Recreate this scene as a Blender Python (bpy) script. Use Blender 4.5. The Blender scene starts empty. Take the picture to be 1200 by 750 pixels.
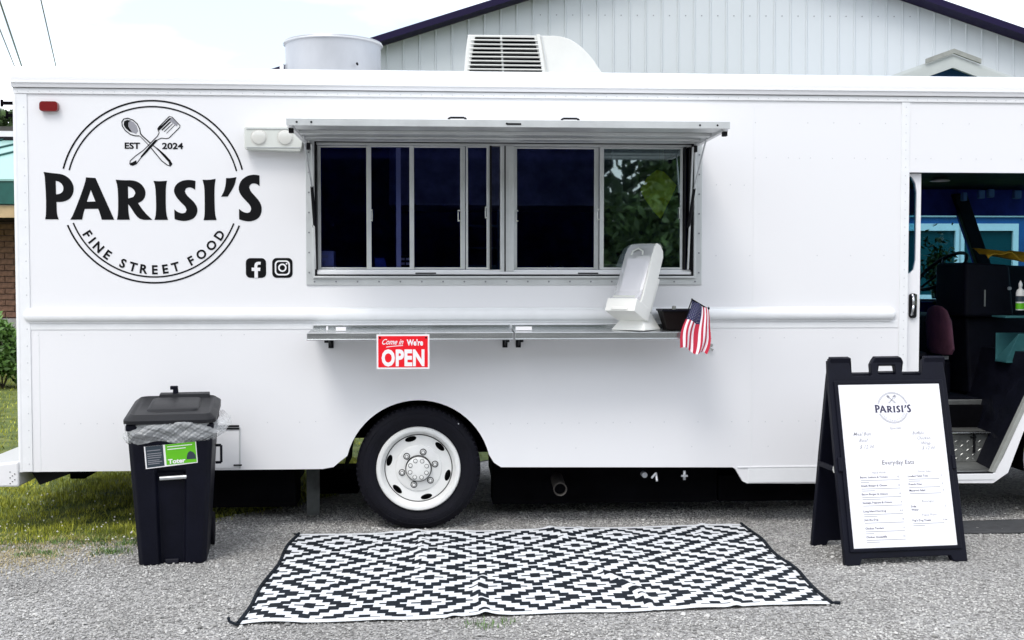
import bpy, math, random
import numpy as np
from mathutils import Vector, Matrix
from mathutils.geometry import tessellate_polygon
random.seed(7); rng = np.random.default_rng(11)
R = math.radians
S = bpy.context.scene
COL = S.collection

# ---------------------------------------------------------------- camera
cam_d = bpy.data.cameras.new('camera'); cam = bpy.data.objects.new('camera', cam_d); COL.objects.link(cam)
cam.location = (0.0, -7.2, 1.61); cam.rotation_euler = (R(90 - 2.15), 0, R(-3.5))
cam_d.sensor_width = 36; cam_d.lens = 39.96; cam_d.clip_start = 0.05; cam_d.clip_end = 2000
S.camera = cam

# ---------------------------------------------------------------- light, sky, exposure
SUN_EL, SUN_AZ = 56, -28            # azimuth: degrees from the camera-side normal (-y) towards -x
sd = Vector((math.cos(R(SUN_EL)) * math.sin(R(SUN_AZ)), -math.cos(R(SUN_EL)) * math.cos(R(SUN_AZ)), math.sin(R(SUN_EL))))
ld = bpy.data.lights.new('sun', 'SUN'); ld.energy = 1.0; ld.angle = R(22); ld.color = (1.0, .97, .93)
sun = bpy.data.objects.new('sun', ld); COL.objects.link(sun); sun.rotation_euler = sd.to_track_quat('Z', 'Y').to_euler()
W = bpy.data.worlds.new('World'); S.world = W; W.use_nodes = True
nt = W.node_tree; nt.nodes.clear()
def wn(t, **k):
    n = nt.nodes.new(t)
    for a, b in k.items(): setattr(n, a, b)
    return n
sky = wn('ShaderNodeTexSky', sky_type='NISHITA', sun_disc=False); sky.sun_elevation = R(SUN_EL)
sky.sun_rotation = math.atan2(sd.x, sd.y); sky.dust_density = 2.0
tc = wn('ShaderNodeTexCoord'); mp = wn('ShaderNodeMapping'); mp.inputs['Scale'].default_value = (1.0, 1.0, 2.6); mp.inputs['Location'].default_value = (3.1, .7, .35)
nz = wn('ShaderNodeTexNoise'); nz.inputs['Scale'].default_value = 1.9; nz.inputs['Detail'].default_value = 7; nz.inputs['Roughness'].default_value = .52
cr = wn('ShaderNodeValToRGB'); cr.color_ramp.elements[0].position = .40; cr.color_ramp.elements[0].color = (.30, .30, .30, 1); cr.color_ramp.elements[1].position = .60; cr.color_ramp.elements[1].color = (1, 1, 1, 1)
mx = wn('ShaderNodeMix', data_type='RGBA'); mx.inputs['B'].default_value = (9.6, 9.9, 10.4, 1)
bg = wn('ShaderNodeBackground'); bg.inputs['Strength'].default_value = .125; wo = wn('ShaderNodeOutputWorld')
L = nt.links.new
L(tc.outputs['Generated'], mp.inputs['Vector']); L(mp.outputs['Vector'], nz.inputs['Vector']); L(nz.outputs['Fac'], cr.inputs['Fac'])
L(cr.outputs['Color'], mx.inputs['Factor']); L(sky.outputs['Color'], mx.inputs['A']); L(mx.outputs['Result'], bg.inputs['Color']); L(bg.outputs['Background'], wo.inputs['Surface'])
S.view_settings.view_transform = 'Standard'; S.view_settings.look = 'None'; S.view_settings.exposure = 0.74; S.view_settings.gamma = 1.0
S.cycles.max_bounces = 8; S.cycles.transparent_max_bounces = 12
S.render.resolution_x = 1024; S.render.resolution_y = 640

# ---------------------------------------------------------------- materials
M = {}
def mat(name, col, rough=.5, metal=0.0, var=.0, vscale=8.0, bump=0.0, bscale=60.0, island=0.0, col2=None, spec=None, coat=0, stretch=None, alpha=1, trans=0, ior=None):
    m = bpy.data.materials.new(name); m.use_nodes = True; t = m.node_tree; b = t.nodes['Principled BSDF']
    b.inputs['Base Color'].default_value = (*col, 1); b.inputs['Roughness'].default_value = rough; b.inputs['Metallic'].default_value = metal
    if spec is not None: b.inputs['Specular IOR Level'].default_value = spec
    if coat: b.inputs['Coat Weight'].default_value = coat; b.inputs['Coat Roughness'].default_value = .08
    if alpha < 1: b.inputs['Alpha'].default_value = alpha
    if trans: b.inputs['Transmission Weight'].default_value = trans
    if ior: b.inputs['IOR'].default_value = ior
    g = t.nodes.new('ShaderNodeTexCoord'); mpn = t.nodes.new('ShaderNodeMapping'); t.links.new(g.outputs['Object'], mpn.inputs['Vector'])
    if stretch: mpn.inputs['Scale'].default_value = stretch
    if var or col2:
        n = t.nodes.new('ShaderNodeTexNoise'); n.inputs['Scale'].default_value = vscale; n.inputs['Detail'].default_value = 8; n.inputs['Roughness'].default_value = .6
        t.links.new(mpn.outputs['Vector'], n.inputs['Vector'])
        r = t.nodes.new('ShaderNodeValToRGB'); c2 = col2 or col; v = var
        r.color_ramp.elements[0].position = .32; r.color_ramp.elements[1].position = .68
        r.color_ramp.elements[0].color = (*[max(0, c * (1 - v)) for c in col], 1); r.color_ramp.elements[1].color = (*[min(1, c * (1 + v)) for c in c2], 1)
        t.links.new(n.outputs['Fac'], r.inputs['Fac']); out = r.outputs['Color']
        if island:
            gi = t.nodes.new('ShaderNodeNewGeometry'); mr = t.nodes.new('ShaderNodeMapRange'); mr.inputs['To Min'].default_value = 1 - island; mr.inputs['To Max'].default_value = 1 + island
            t.links.new(gi.outputs['Random Per Island'], mr.inputs['Value'])
            mm = t.nodes.new('ShaderNodeMix'); mm.data_type = 'RGBA'; mm.blend_type = 'MULTIPLY'; mm.inputs['Factor'].default_value = 1
            t.links.new(out, mm.inputs['A']); t.links.new(mr.outputs['Result'], mm.inputs['B']); out = mm.outputs['Result']
        t.links.new(out, b.inputs['Base Color'])
        rr = t.nodes.new('ShaderNodeMapRange'); rr.inputs['To Min'].default_value = max(.02, rough * .75); rr.inputs['To Max'].default_value = min(1, rough * 1.25)
        t.links.new(n.outputs['Fac'], rr.inputs['Value']); t.links.new(rr.outputs['Result'], b.inputs['Roughness'])
    if bump:
        n2 = t.nodes.new('ShaderNodeTexNoise'); n2.inputs['Scale'].default_value = bscale; n2.inputs['Detail'].default_value = 5
        t.links.new(mpn.outputs['Vector'], n2.inputs['Vector']); bp = t.nodes.new('ShaderNodeBump'); bp.inputs['Strength'].default_value = bump; bp.inputs['Distance'].default_value = .01
        t.links.new(n2.outputs['Fac'], bp.inputs['Height']); t.links.new(bp.outputs['Normal'], b.inputs['Normal'])
    M[name] = m; return m
mat('truck_white', (.81, .81, .825), .28, coat=.35, bump=.09, bscale=1.5)
mat('trim_white', (.80, .81, .82), .35, var=.03)
mat('ac_white', (.63, .64, .61), .5, var=.03)
mat('plastic_white', (.82, .82, .78), .4, var=.02)
mat('ink', (.003, .003, .004), .5, spec=.15)
mat('aluminium', (.62, .64, .65), .32, .85, var=.08, vscale=5, stretch=(1, 1, 12))
mat('stainless', (.55, .57, .58), .24, .95, var=.12, vscale=4, stretch=(1, 8, 8))
mat('frame_alu', (.62, .64, .64), .38, .4, var=.07, vscale=6)
mat('galvanised', (.44, .455, .48), .42, .35, var=.10, vscale=3, stretch=(1, 1, .5))
mat('rubber', (.005, .005, .009), .7, var=.3, vscale=9, bump=.25, bscale=90, spec=.18)
mat('black_plastic', (.0035, .004, .010), .5, var=.25, vscale=5, bump=.12, bscale=160, spec=.16)
mat('lid_plastic', (.007, .0075, .010), .5, var=.25, vscale=5, bump=.12, bscale=160, spec=.3)
mat('black_metal', (.005, .005, .007), .6, var=.3, spec=.2)
mat('underbody', (.003, .003, .004), .95, var=.4, vscale=5, spec=.03)
mat('grease', (.012, .011, .010), .8, var=.5, vscale=9)
mat('flap_rubber', (.05, .055, .055), .8, var=.7, vscale=5)
mat('rim_white', (.80, .80, .78), .38, var=.05, vscale=7)
mat('red_lens', (.17, .005, .007), .25, coat=.5)
mat('lamp_grey', (.60, .62, .58), .45, var=.05)
mat('lens_clear', (.62, .62, .58), .2, coat=.6)
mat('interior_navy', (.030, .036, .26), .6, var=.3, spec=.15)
mat('interior_steel', (.42, .48, .62), .35, .2, var=.3)
mat('interior_blue', (.12, .24, .50), .5, var=.2)
mat('dash', (.004, .0045, .010), .6, var=.3, bump=.2, bscale=120, spec=.15)
mat('teal_plastic', (.03, .12, .13), .4, var=.15)
mat('diamond_steel', (.30, .31, .30), .38, .75, var=.3, vscale=7)
mat('dusky_pink', (.14, .05, .08), .75, var=.25, vscale=9, bump=.3)
mat('yellow_cloth', (.62, .36, .02), .7, var=.12, bump=.3)
mat('wall_metal', (.55, .585, .61), .45, var=.03, vscale=.6)
mat('navy_trim', (.010, .006, .035), .6, var=.1, spec=.15)
mat('siding_blue', (.008, .08, .25), .6, var=.18, vscale=3)
mat('porch_roof', (.46, .49, .48), .5, var=.06, vscale=3)
mat('teal_glass', (.004, .055, .065), .3, spec=.15)
mat('screw', (.25, .26, .28), .5, .5)
mat('roof_teal', (.27, .47, .43), .4, .2, var=.08, vscale=2)
mat('seam_green', (.02, .10, .09), .5)
mat('fascia_green', (.008, .09, .075), .45, var=.12)
mat('sign_tan', (.50, .36, .20), .6, var=.1)
mat('brick_brown', (.20, .105, .07), .85, var=.3, vscale=14, bump=.4, island=.25)
mat('mortar', (.16, .10, .08), .95, var=.2)
mat('concrete', (.42, .40, .38), .85, var=.15, bump=.3)
mat('shingle', (.055, .055, .05), .9, var=.35, vscale=8)
mat('shop_grey', (.28, .29, .27), .8, var=.15)
mat('bark', (.10, .075, .055), .9, var=.35, vscale=12, bump=.8, bscale=30)
mat('leaf', (.055, .105, .035), .6, var=.35, vscale=3, island=.45, col2=(.09, .15, .045))
mat('leaf_shrub', (.06, .14, .025), .5, var=.3, vscale=3, island=.5, col2=(.12, .22, .05))
mat('grass_blade', (.17, .22, .012), .6, var=.35, vscale=2.6, island=.55, col2=(.38, .38, .04))
mat('straw', (.46, .38, .20), .8, var=.2, island=.4, vscale=5)
mat('clover', (.75, .72, .68), .7)
mat('soil', (.085, .085, .035), .95, var=.4, vscale=7, bump=.6, bscale=30)
mat('stone', (.38, .375, .36), .9, var=.24, vscale=1.1, island=.48)
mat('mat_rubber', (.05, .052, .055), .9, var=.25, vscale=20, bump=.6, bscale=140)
mat('rug_white', (.70, .72, .74), .8, var=.04, bump=.25, bscale=260, spec=.1)
mat('rug_black', (.010, .014, .020), .7, var=.3, bump=.25, bscale=260, spec=.15)
mat('sign_red', (.80, .004, .015), .35)
mat('sign_white', (.86, .84, .85), .4)
mat('paper', (.84, .84, .88), .5, var=.01)
mat('ink_grey', (.09, .085, .11), .6)
mat('ink_light', (.27, .27, .30), .6)
mat('ink_navy', (.03, .025, .07), .5)
mat('label_green', (.12, .50, .01), .4)
mat('label_dark', (.03, .045, .06), .4)
mat('flag_red', (.45, .01, .04), .75)
mat('flag_white', (.80, .76, .80), .75)
mat('flag_blue', (.012, .016, .07), .75)
mat('basket', (.006, .003, .003), .6, var=.2, spec=.15)
mat('napkin', (.84, .83, .88), .8, bump=.1)
mat('chrome', (.75, .75, .76), .12, 1.0)
mat('skin_green', (.05, .28, .03), .6)
mat('chart', (.78, .82, .04), .6, var=.2, vscale=14)
mat('rivet', (.60, .61, .63), .4)
mat('pipe_rust', (.05, .045, .04), .6, .4, var=.5, vscale=14)
mat('glass_handle', (.72, .74, .72), .35, .6)
# window glass: thin tinted, mirror-like at grazing angles, really see-through
def glass(name, tint, refl=.06, gcol=(.75, .88, .92), ior=1.5):
    m = bpy.data.materials.new(name); m.use_nodes = True; t = m.node_tree; t.nodes.clear()
    o = t.nodes.new('ShaderNodeOutputMaterial'); mixs = t.nodes.new('ShaderNodeMixShader'); tr = t.nodes.new('ShaderNodeBsdfTransparent'); gl = t.nodes.new('ShaderNodeBsdfGlossy')
    tr.inputs['Color'].default_value = (*tint, 1); gl.inputs['Roughness'].default_value = .015; gl.inputs['Color'].default_value = (*gcol, 1)
    fr = t.nodes.new('ShaderNodeFresnel'); fr.inputs['IOR'].default_value = ior; ad = t.nodes.new('ShaderNodeMath'); ad.operation = 'ADD'; ad.inputs[1].default_value = refl; ad.use_clamp = True
    t.links.new(fr.outputs[0], ad.inputs[0]); t.links.new(ad.outputs[0], mixs.inputs[0]); t.links.new(tr.outputs[0], mixs.inputs[1]); t.links.new(gl.outputs[0], mixs.inputs[2]); t.links.new(mixs.outputs[0], o.inputs['Surface'])
    M[name] = m
glass('glass_dark', (.66, .68, .86), .0, (.12, .15, .48), 1.4); glass('glass_mirror', (.72, .78, .74), .17); glass('glass_cab', (.50, .72, .80), .0, ior=1.3)
def film(name, col, a):
    m = bpy.data.materials.new(name); m.use_nodes = True; t = m.node_tree; b = t.nodes['Principled BSDF']
    b.inputs['Base Color'].default_value = (*col, 1); b.inputs['Roughness'].default_value = .25; b.inputs['Alpha'].default_value = a; b.inputs['Coat Weight'].default_value = .5
    M[name] = m
film('liner_film', (.90, .93, .94), .30); film('smoke_clear', (.78, .79, .80), .42)

# ---------------------------------------------------------------- mesh helpers
def chaikin(p, n=1):
    for _ in range(n):
        q = []
        for i in range(len(p)):
            a, b = p[i], p[(i + 1) % len(p)]
            q += [tuple(a[k] * .75 + b[k] * .25 for k in range(2)), tuple(a[k] * .25 + b[k] * .75 for k in range(2))]
        p = q
    return p
class MB:
    def __init__(s): s.v = []; s.f = []; s.m = []; s.sm = []
    def add(s, vs, fs, mi=0, smooth=False, mtx=None):
        b = len(s.v)
        s.v += [tuple(mtx @ Vector(v)) if mtx else tuple(v) for v in vs]
        for f in fs: s.f.append([b + i for i in f]); s.m.append(mi); s.sm.append(smooth)
        return s
    def box(s, x0, x1, y0, y1, z0, z1, mi=0, mtx=None):
        vs = [(x, y, z) for z in (z0, z1) for y in (y0, y1) for x in (x0, x1)]
        return s.add(vs, [(0, 2, 3, 1), (4, 5, 7, 6), (0, 1, 5, 4), (2, 6, 7, 3), (0, 4, 6, 2), (1, 3, 7, 5)], mi, False, mtx)
    def hexa(s, pts, mi=0, mtx=None):      # 8 points: bottom 4 ccw, top 4 ccw
        return s.add(pts, [(3, 2, 1, 0), (4, 5, 6, 7), (0, 1, 5, 4), (1, 2, 6, 5), (2, 3, 7, 6), (3, 0, 4, 7)], mi, False, mtx)
    def cyl(s, p0, p1, r0, r1=None, n=16, mi=0, caps=True, smooth=True):
        p0, p1 = Vector(p0), Vector(p1); r1 = r0 if r1 is None else r1
        d = (p1 - p0).normalized(); a = d.orthogonal().normalized(); b = d.cross(a)
        vs = []
        for p, r in ((p0, r0), (p1, r1)):
            for i in range(n):
                t = 2 * math.pi * i / n; vs.append(p + a * (r * math.cos(t)) + b * (r * math.sin(t)))
        s.add(vs, [(i, (i + 1) % n, n + (i + 1) % n, n + i) for i in range(n)], mi, smooth)
        if caps: s.add(vs, [tuple(range(n))[::-1], tuple(range(n, 2 * n))], mi, False)
        return s
    def tube(s, pts, r, n=8, mi=0):
        for a, b in zip(pts[:-1], pts[1:]): s.cyl(a, b, r, n=n, mi=mi)
        return s
    def lathe(s, prof, c, axis='y', n=48, mi=0, smooth=True, closed=False, mis=None):
        # prof: (radius, offset along axis)
        k = len(prof); vs = []
        for i in range(n):
            t = 2 * math.pi * i / n; ca, sa = math.cos(t), math.sin(t)
            for (r, h) in prof:
                if axis == 'y': vs.append((c[0] + r * ca, c[1] + h, c[2] + r * sa))
                else: vs.append((c[0] + r * ca, c[1] + r * sa, c[2] + h))
        kk = k if closed else k - 1
        for i in range(n):
            j = (i + 1) % n
            for q in range(kk):
                q2 = (q + 1) % k
                f = (i * k + q, i * k + q2, j * k + q2, j * k + q) if axis == 'y' else (i * k + q, j * k + q, j * k + q2, i * k + q2)
                s.add([vs[x] for x in f], [(0, 1, 2, 3)], mis[q] if mis else mi, smooth)
        return s
    def plate(s, outer, holes=(), y0=0.0, y1=.01, mi=0, back=True, mtx=None):
        # outline in (x, z), front at y0, back at y1
        loops = [list(outer)] + [list(h) for h in holes]
        fl = [Vector((x, 0, z)) for lp in loops for x, z in lp]
        tris = tessellate_polygon([[Vector((x, z, 0)) for x, z in lp] for lp in loops])
        n = len(fl); vs = [(p.x, y0, p.z) for p in fl] + [(p.x, y1, p.z) for p in fl]
        fs = []
        for a, b, c in tris:
            cr_ = (fl[b].x - fl[a].x) * (fl[c].z - fl[a].z) - (fl[b].z - fl[a].z) * (fl[c].x - fl[a].x)
            if cr_ < 0: a, b, c = a, c, b
            fs.append((a, b, c))
            if back: fs.append((n + a, n + c, n + b))
        o = 0
        for li, lp in enumerate(loops):
            k = len(lp); area = sum(lp[i][0] * lp[(i + 1) % k][1] - lp[(i + 1) % k][0] * lp[i][1] for i in range(k))
            flip = (area < 0) != (li > 0)
            for i in range(k):
                j = (i + 1) % k; q = (o + i, n + o + i, n + o + j, o + j)
                fs.append(q[::-1] if flip else q)
            o += k
        return s.add(vs, fs, mi, False, mtx)
    def grid(s, fn, nu, nv, mi=0, smooth=True, mif=None, closed=False):
        vs = [fn(i / nu, j / nv) for j in range(nv + 1) for i in range(nu + 1)]
        b = len(s.v); s.v += [tuple(v) for v in vs]
        for j in range(nv):
            for i in range(nu):
                a = b + j * (nu + 1) + i; s.f.append([a, a + 1, a + nu + 2, a + nu + 1]); s.m.append(mif(i, j) if mif else mi); s.sm.append(smooth)
        return s
    def ribbon(s, pts, w, y0, y1, mi=0, closed=False):
        # a flat stroke of width w along (x, z) points
        n = len(pts); A = []; B = []
        for i in range(n):
            a = Vector(pts[i - 1] if (i > 0 or closed) else pts[i]); b = Vector(pts[(i + 1) % n] if (i < n - 1 or closed) else pts[i])
            d = (b - a); d = d.normalized() if d.length > 1e-9 else Vector((1, 0)); nrm = Vector((-d.y, d.x)); ww = w[i] if isinstance(w, (list, tuple)) else w
            p = Vector(pts[i]); A.append(p + nrm * ww / 2); B.append(p - nrm * ww / 2)
        m_ = n if closed else n - 1
        for i in range(m_):
            j = (i + 1) % n; q = [A[i], B[i], B[j], A[j]]
            s.hexa([(p.x, y0, p.y) for p in q] + [(p.x, y1, p.y) for p in q], mi)
        return s
    def build(s, name, mats, parent=None, bevel=0, loc=None, rot=None, seg=2, kind=None, autosmooth=False):
        me = bpy.data.meshes.new(name); me.from_pydata(s.v, [], s.f)
        if isinstance(mats, str): mats = [mats]
        for m in mats: me.materials.append(M[m])
        me.polygons.foreach_set('material_index', s.m); me.polygons.foreach_set('use_smooth', s.sm); me.update()
        if s.sm and any(s.sm) and not bevel:
            import bmesh
            bm = bmesh.new(); bm.from_mesh(me); bmesh.ops.remove_doubles(bm, verts=bm.verts, dist=1e-6)
            for e in bm.edges:
                if len(e.link_faces) == 2 and e.calc_face_angle(0) > R(38): e.smooth = False
            bm.to_mesh(me); bm.free()
        o = bpy.data.objects.new(name, me); COL.objects.link(o)
        if parent: o.parent = parent
        if loc: o.location = loc
        if rot: o.rotation_euler = rot
        if kind: o['kind'] = kind
        if bevel:
            b = o.modifiers.new('bevel', 'BEVEL'); b.width = bevel; b.segments = seg; b.limit_method = 'ANGLE'; b.angle_limit = R(35)
        return o
def thing(name, label, cat, loc=(0, 0, 0), rz=0, group=None):
    o = bpy.data.objects.new(name, None); COL.objects.link(o); o.location = loc; o.rotation_euler = (0, 0, rz); o.empty_display_size = .2
    tag(o, label, cat, group); return o
def tag(o, label, cat, group=None):
    o['label'] = label; o['category'] = cat
    if group: o['group'] = group
    return o
def piece(src, loc, parent, rot=None, scale=None):      # another object sharing the same mesh
    c = src.copy(); COL.objects.link(c); c.parent = parent; c.location = loc
    if rot: c.rotation_euler = rot
    if scale: c.scale = scale
    return c
def rrect(x0, x1, z0, z1, r, n=6):
    p = []
    for cx, cz, a0 in ((x1 - r, z1 - r, 0), (x0 + r, z1 - r, 90), (x0 + r, z0 + r, 180), (x1 - r, z0 + r, 270)):
        for i in range(n + 1):
            t = R(a0 + 90 * i / n); p.append((cx + r * math.cos(t), cz + r * math.sin(t)))
    return p
def ellipse(cx, cz, a, b, n=24, rot=0):
    return [(cx + a * math.cos(t) * math.cos(rot) - b * math.sin(t) * math.sin(rot), cz + a * math.cos(t) * math.sin(rot) + b * math.sin(t) * math.cos(rot)) for t in [2 * math.pi * i / n for i in range(n)]]
_tc = {}
def text_data(txt, size=1.0, bold=0.0, shear=0.0, spacing=1.0, res=3, align='LEFT'):
    c = bpy.data.curves.new('t', 'FONT'); c.body = txt; c.size = size; c.offset = bold * size; c.shear = shear; c.space_character = spacing; c.resolution_u = res; c.align_x = align; c.fill_mode = 'FRONT'
    o = bpy.data.objects.new('t', c); COL.objects.link(o); dg = bpy.context.evaluated_depsgraph_get(); me = bpy.data.meshes.new_from_object(o.evaluated_get(dg))
    vs = [tuple(v.co) for v in me.vertices]; fs = [tuple(p.vertices) for p in me.polygons]
    bpy.data.objects.remove(o); bpy.data.curves.remove(c); bpy.data.meshes.remove(me)
    return vs, fs
def put_text(mb, txt, x, z, h, y, bold=0., shear=0., spacing=1., align='LEFT', mi=0, rot=0., width=None, res=3, mtx=None):
    """lettering in the (x, z) plane facing -y: cap height h, baseline at (x, z)"""
    vs, fs = text_data(txt, 1.0, bold, shear, spacing, res)
    if not vs: return 0
    caps = .73
    k = h / caps; xs = [v[0] for v in vs]; w = max(xs) - min(xs); kx = k if width is None else width / w
    ox = -min(xs) * kx; tw = w * kx
    if align == 'CENTER': ox -= tw / 2
    if align == 'RIGHT': ox -= tw
    ca, sa = math.cos(rot), math.sin(rot); out = []
    for v in vs:
        a, b = v[0] * kx + ox, v[1] * k; out.append((x + a * ca - b * sa, y, z + a * sa + b * ca))
    mb.add(out, fs, mi, False, mtx); return tw
def raw_mesh(name, V, F, mats, kind=None, parent=None, smooth=False, mi=None):
    me = bpy.data.meshes.new(name); nf, k = F.shape
    me.vertices.add(len(V)); me.vertices.foreach_set('co', np.ascontiguousarray(V, dtype=np.float32).ravel())
    me.loops.add(nf * k); me.loops.foreach_set('vertex_index', np.ascontiguousarray(F, dtype=np.int32).ravel())
    me.polygons.add(nf); me.polygons.foreach_set('loop_start', np.arange(nf, dtype=np.int32) * k)
    try: me.polygons.foreach_set('loop_total', np.full(nf, k, dtype=np.int32))
    except Exception: pass
    for m in ([mats] if isinstance(mats, str) else mats): me.materials.append(M[m])
    if mi is not None: me.polygons.foreach_set('material_index', mi)
    me.update(calc_edges=True); me.validate()
    o = bpy.data.objects.new(name, me); COL.objects.link(o)
    if kind: o['kind'] = kind
    if parent: o.parent = parent
    return o

# ================================================================ SETTING
def sheet_mat(name, kind):
    m = bpy.data.materials.new(name); m.use_nodes = True; t = m.node_tree; b = t.nodes['Principled BSDF']; b.inputs['Roughness'].default_value = .9
    g = t.nodes.new('ShaderNodeNewGeometry')
    def noise(sc, det=6):
        n = t.nodes.new('ShaderNodeTexNoise'); n.inputs['Scale'].default_value = sc; n.inputs['Detail'].default_value = det; t.links.new(g.outputs['Position'], n.inputs['Vector']); return n
    def ramp(src, stops):
        r = t.nodes.new('ShaderNodeValToRGB'); e = r.color_ramp.elements
        while len(e) < len(stops): e.new(.5)
        for i, (p, c) in enumerate(stops): e[i].position = p; e[i].color = (*c, 1)
        t.links.new(src, r.inputs['Fac']); return r
    if kind == 'gravel':
        v = t.nodes.new('ShaderNodeTexVoronoi'); v.inputs['Scale'].default_value = 70; t.links.new(g.outputs['Position'], v.inputs['Vector'])
        sep = t.nodes.new('ShaderNodeSeparateColor'); t.links.new(v.outputs['Color'], sep.inputs['Color'])
        a = ramp(sep.outputs[0], [(0, (.16, .155, .15)), (.4, (.30, .295, .29)), (1, (.50, .495, .48))])
        n = noise(1.4); bb = ramp(n.outputs['Fac'], [(.35, (.80, .79, .77)), (.65, (1, 1, 1))])
        mm = t.nodes.new('ShaderNodeMix'); mm.data_type = 'RGBA'; mm.blend_type = 'MULTIPLY'; mm.inputs['Factor'].default_value = 1
        t.links.new(a.outputs['Color'], mm.inputs['A']); t.links.new(bb.outputs['Color'], mm.inputs['B']); t.links.new(mm.outputs['Result'], b.inputs['Base Color'])
        bp = t.nodes.new('ShaderNodeBump'); bp.inputs['Strength'].default_value = .9; bp.inputs['Distance'].default_value = .01; bp.invert = True
        t.links.new(v.outputs['Distance'], bp.inputs['Height']); t.links.new(bp.outputs['Normal'], b.inputs['Normal'])
    else:
        n = noise(5, 10)
        a = ramp(n.outputs['Fac'], [(.3, (.05, .075, .02)), (.5, (.11, .15, .025)), (.72, (.21, .22, .06))])
        t.links.new(a.outputs['Color'], b.inputs['Base Color'])
        n2 = noise(45, 8); bp = t.nodes.new('ShaderNodeBump'); bp.inputs['Strength'].default_value = 1; bp.inputs['Distance'].default_value = .03
        t.links.new(n2.outputs['Fac'], bp.inputs['Height']); t.links.new(bp.outputs['Normal'], b.inputs['Normal'])
    M[name] = m
sheet_mat('gravel_sheet', 'gravel'); sheet_mat('lawn_sheet', 'lawn')

MB().grid(lambda u, v: ((u - .5) * 900, (v - .5) * 900, 0), 8, 8, smooth=False).build('ground', 'gravel_sheet', kind='structure')
# lawn: a sheet 6 mm up with a wandering edge against the gravel
def edge_y(x):
    return -.16 + .07 * math.sin(3.1 * x) + .05 * math.sin(7.7 * x + 1) + (max(0, x + 1.9) * 1.25 if x > -1.9 else 0)
edge = [(x, edge_y(x)) for x in np.linspace(-9, .55, 60)] + [(.9, 2.85), (4, 2.95), (14, 2.9)]
lawn_outer = edge + [(14, 11), (-40, 30), (-40, -.2)]
b = MB(); tr = tessellate_polygon([[Vector((x, y, 0)) for x, y in lawn_outer]])
b.add([(x, y, .006) for x, y in lawn_outer], [t if (Vector(lawn_outer[t[1]]) - Vector(lawn_outer[t[0]])).cross(Vector(lawn_outer[t[2]]) - Vector(lawn_outer[t[0]])) > 0 else t[::-1] for t in tr])
b.build('lawn', 'lawn_sheet', kind='structure')

# grass blades
def blades(name, X, Y, H, W_, mats='grass_blade', lean=.95):
    n = len(X); a = rng.uniform(0, 2 * math.pi, n); l = rng.uniform(0, lean, n) * H; d = rng.uniform(0, 2 * math.pi, n)
    dx, dy = np.cos(a) * W_ / 2, np.sin(a) * W_ / 2; lx, ly = np.cos(d) * l, np.sin(d) * l
    z0 = np.full(n, .004)
    P = np.stack([np.stack([X - dx, Y - dy, z0], 1), np.stack([X + dx, Y + dy, z0], 1),
                  np.stack([X + dx * .7 + lx * .4, Y + dy * .7 + ly * .4, z0 + H * .6], 1), np.stack([X - dx * .7 + lx * .4, Y - dy * .7 + ly * .4, z0 + H * .6], 1),
                  np.stack([X + lx, Y + ly, z0 + H], 1)], 1).reshape(-1, 3)
    o = np.arange(n)[:, None] * 5
    F = np.concatenate([o + np.array([0, 1, 2]), o + np.array([0, 2, 3]), o + np.array([3, 2, 4])])
    ob = raw_mesh(name, P, F, mats, kind='stuff'); return ob
def inlawn(x, y): return y > np.interp(x, [p[0] for p in edge], [p[1] for p in edge])
n = 60000; X = rng.uniform(-3.9, -.6, n); Y = rng.uniform(-.32, 2.9, n)
k = inlawn(X, Y + rng.normal(0, .07, n)); X, Y = X[k], Y[k]
n2 = 26000; X2 = rng.uniform(-7.5, 1.3, n2); Y2 = rng.uniform(2.85, 12, n2); k = inlawn(X2, Y2) & (X2 < 1.3)
X = np.concatenate([X, X2[k]]); Y = np.concatenate([Y, Y2[k]])
cl = .5 + .5 * np.sin(X * 7.3 + 2 * np.sin(Y * 5)) * np.sin(Y * 8.1 + 1.7 * np.sin(X * 4)); keep = rng.uniform(0, 1, len(X)) < .45 + .6 * cl; X, Y, cl = X[keep], Y[keep], cl[keep]
o = blades('grass', X, Y, rng.uniform(.014, .042, len(X)) * (.6 + .9 * cl), rng.uniform(.003, .006, len(X)) * np.where(Y > 2.8, 2.2, 1))
tag(o, 'short yellow-green grass left of and behind the truck', 'grass')
# dry straw-coloured wisps where grass meets gravel
n = 4200; X = rng.normal(-2.50, .26, n); Y = rng.normal(-.55, .20, n)
n = 2600; X = np.concatenate([X, rng.uniform(-3.2, -1.5, n)]); Y = np.concatenate([Y, rng.normal(-.22, .12, n)])
o = blades('straw', X, Y, rng.uniform(.006, .02, len(X)), rng.uniform(.002, .004, len(X)), 'straw', 2.6)
tag(o, 'dry straw wisps scattered where lawn meets gravel', 'straw')
# green weeds poking through gravel
cx = np.concatenate([rng.uniform(-2.9, -1.75, 60), [.15, .2, .3]]); cy = np.concatenate([-.18 - rng.uniform(0, 1, 60) ** 2 * .42, [-2.0, -2.05, -1.98]])
X = np.repeat(cx, 26) + rng.normal(0, .035, len(cx) * 26); Y = np.repeat(cy, 26) + rng.normal(0, .022, len(cx) * 26)
o = blades('weeds', X, Y, rng.uniform(.012, .035, len(X)), rng.uniform(.003, .006, len(X)), 'leaf_shrub', 1.2)
tag(o, 'small green weeds sprouting through the gravel', 'weeds')
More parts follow.
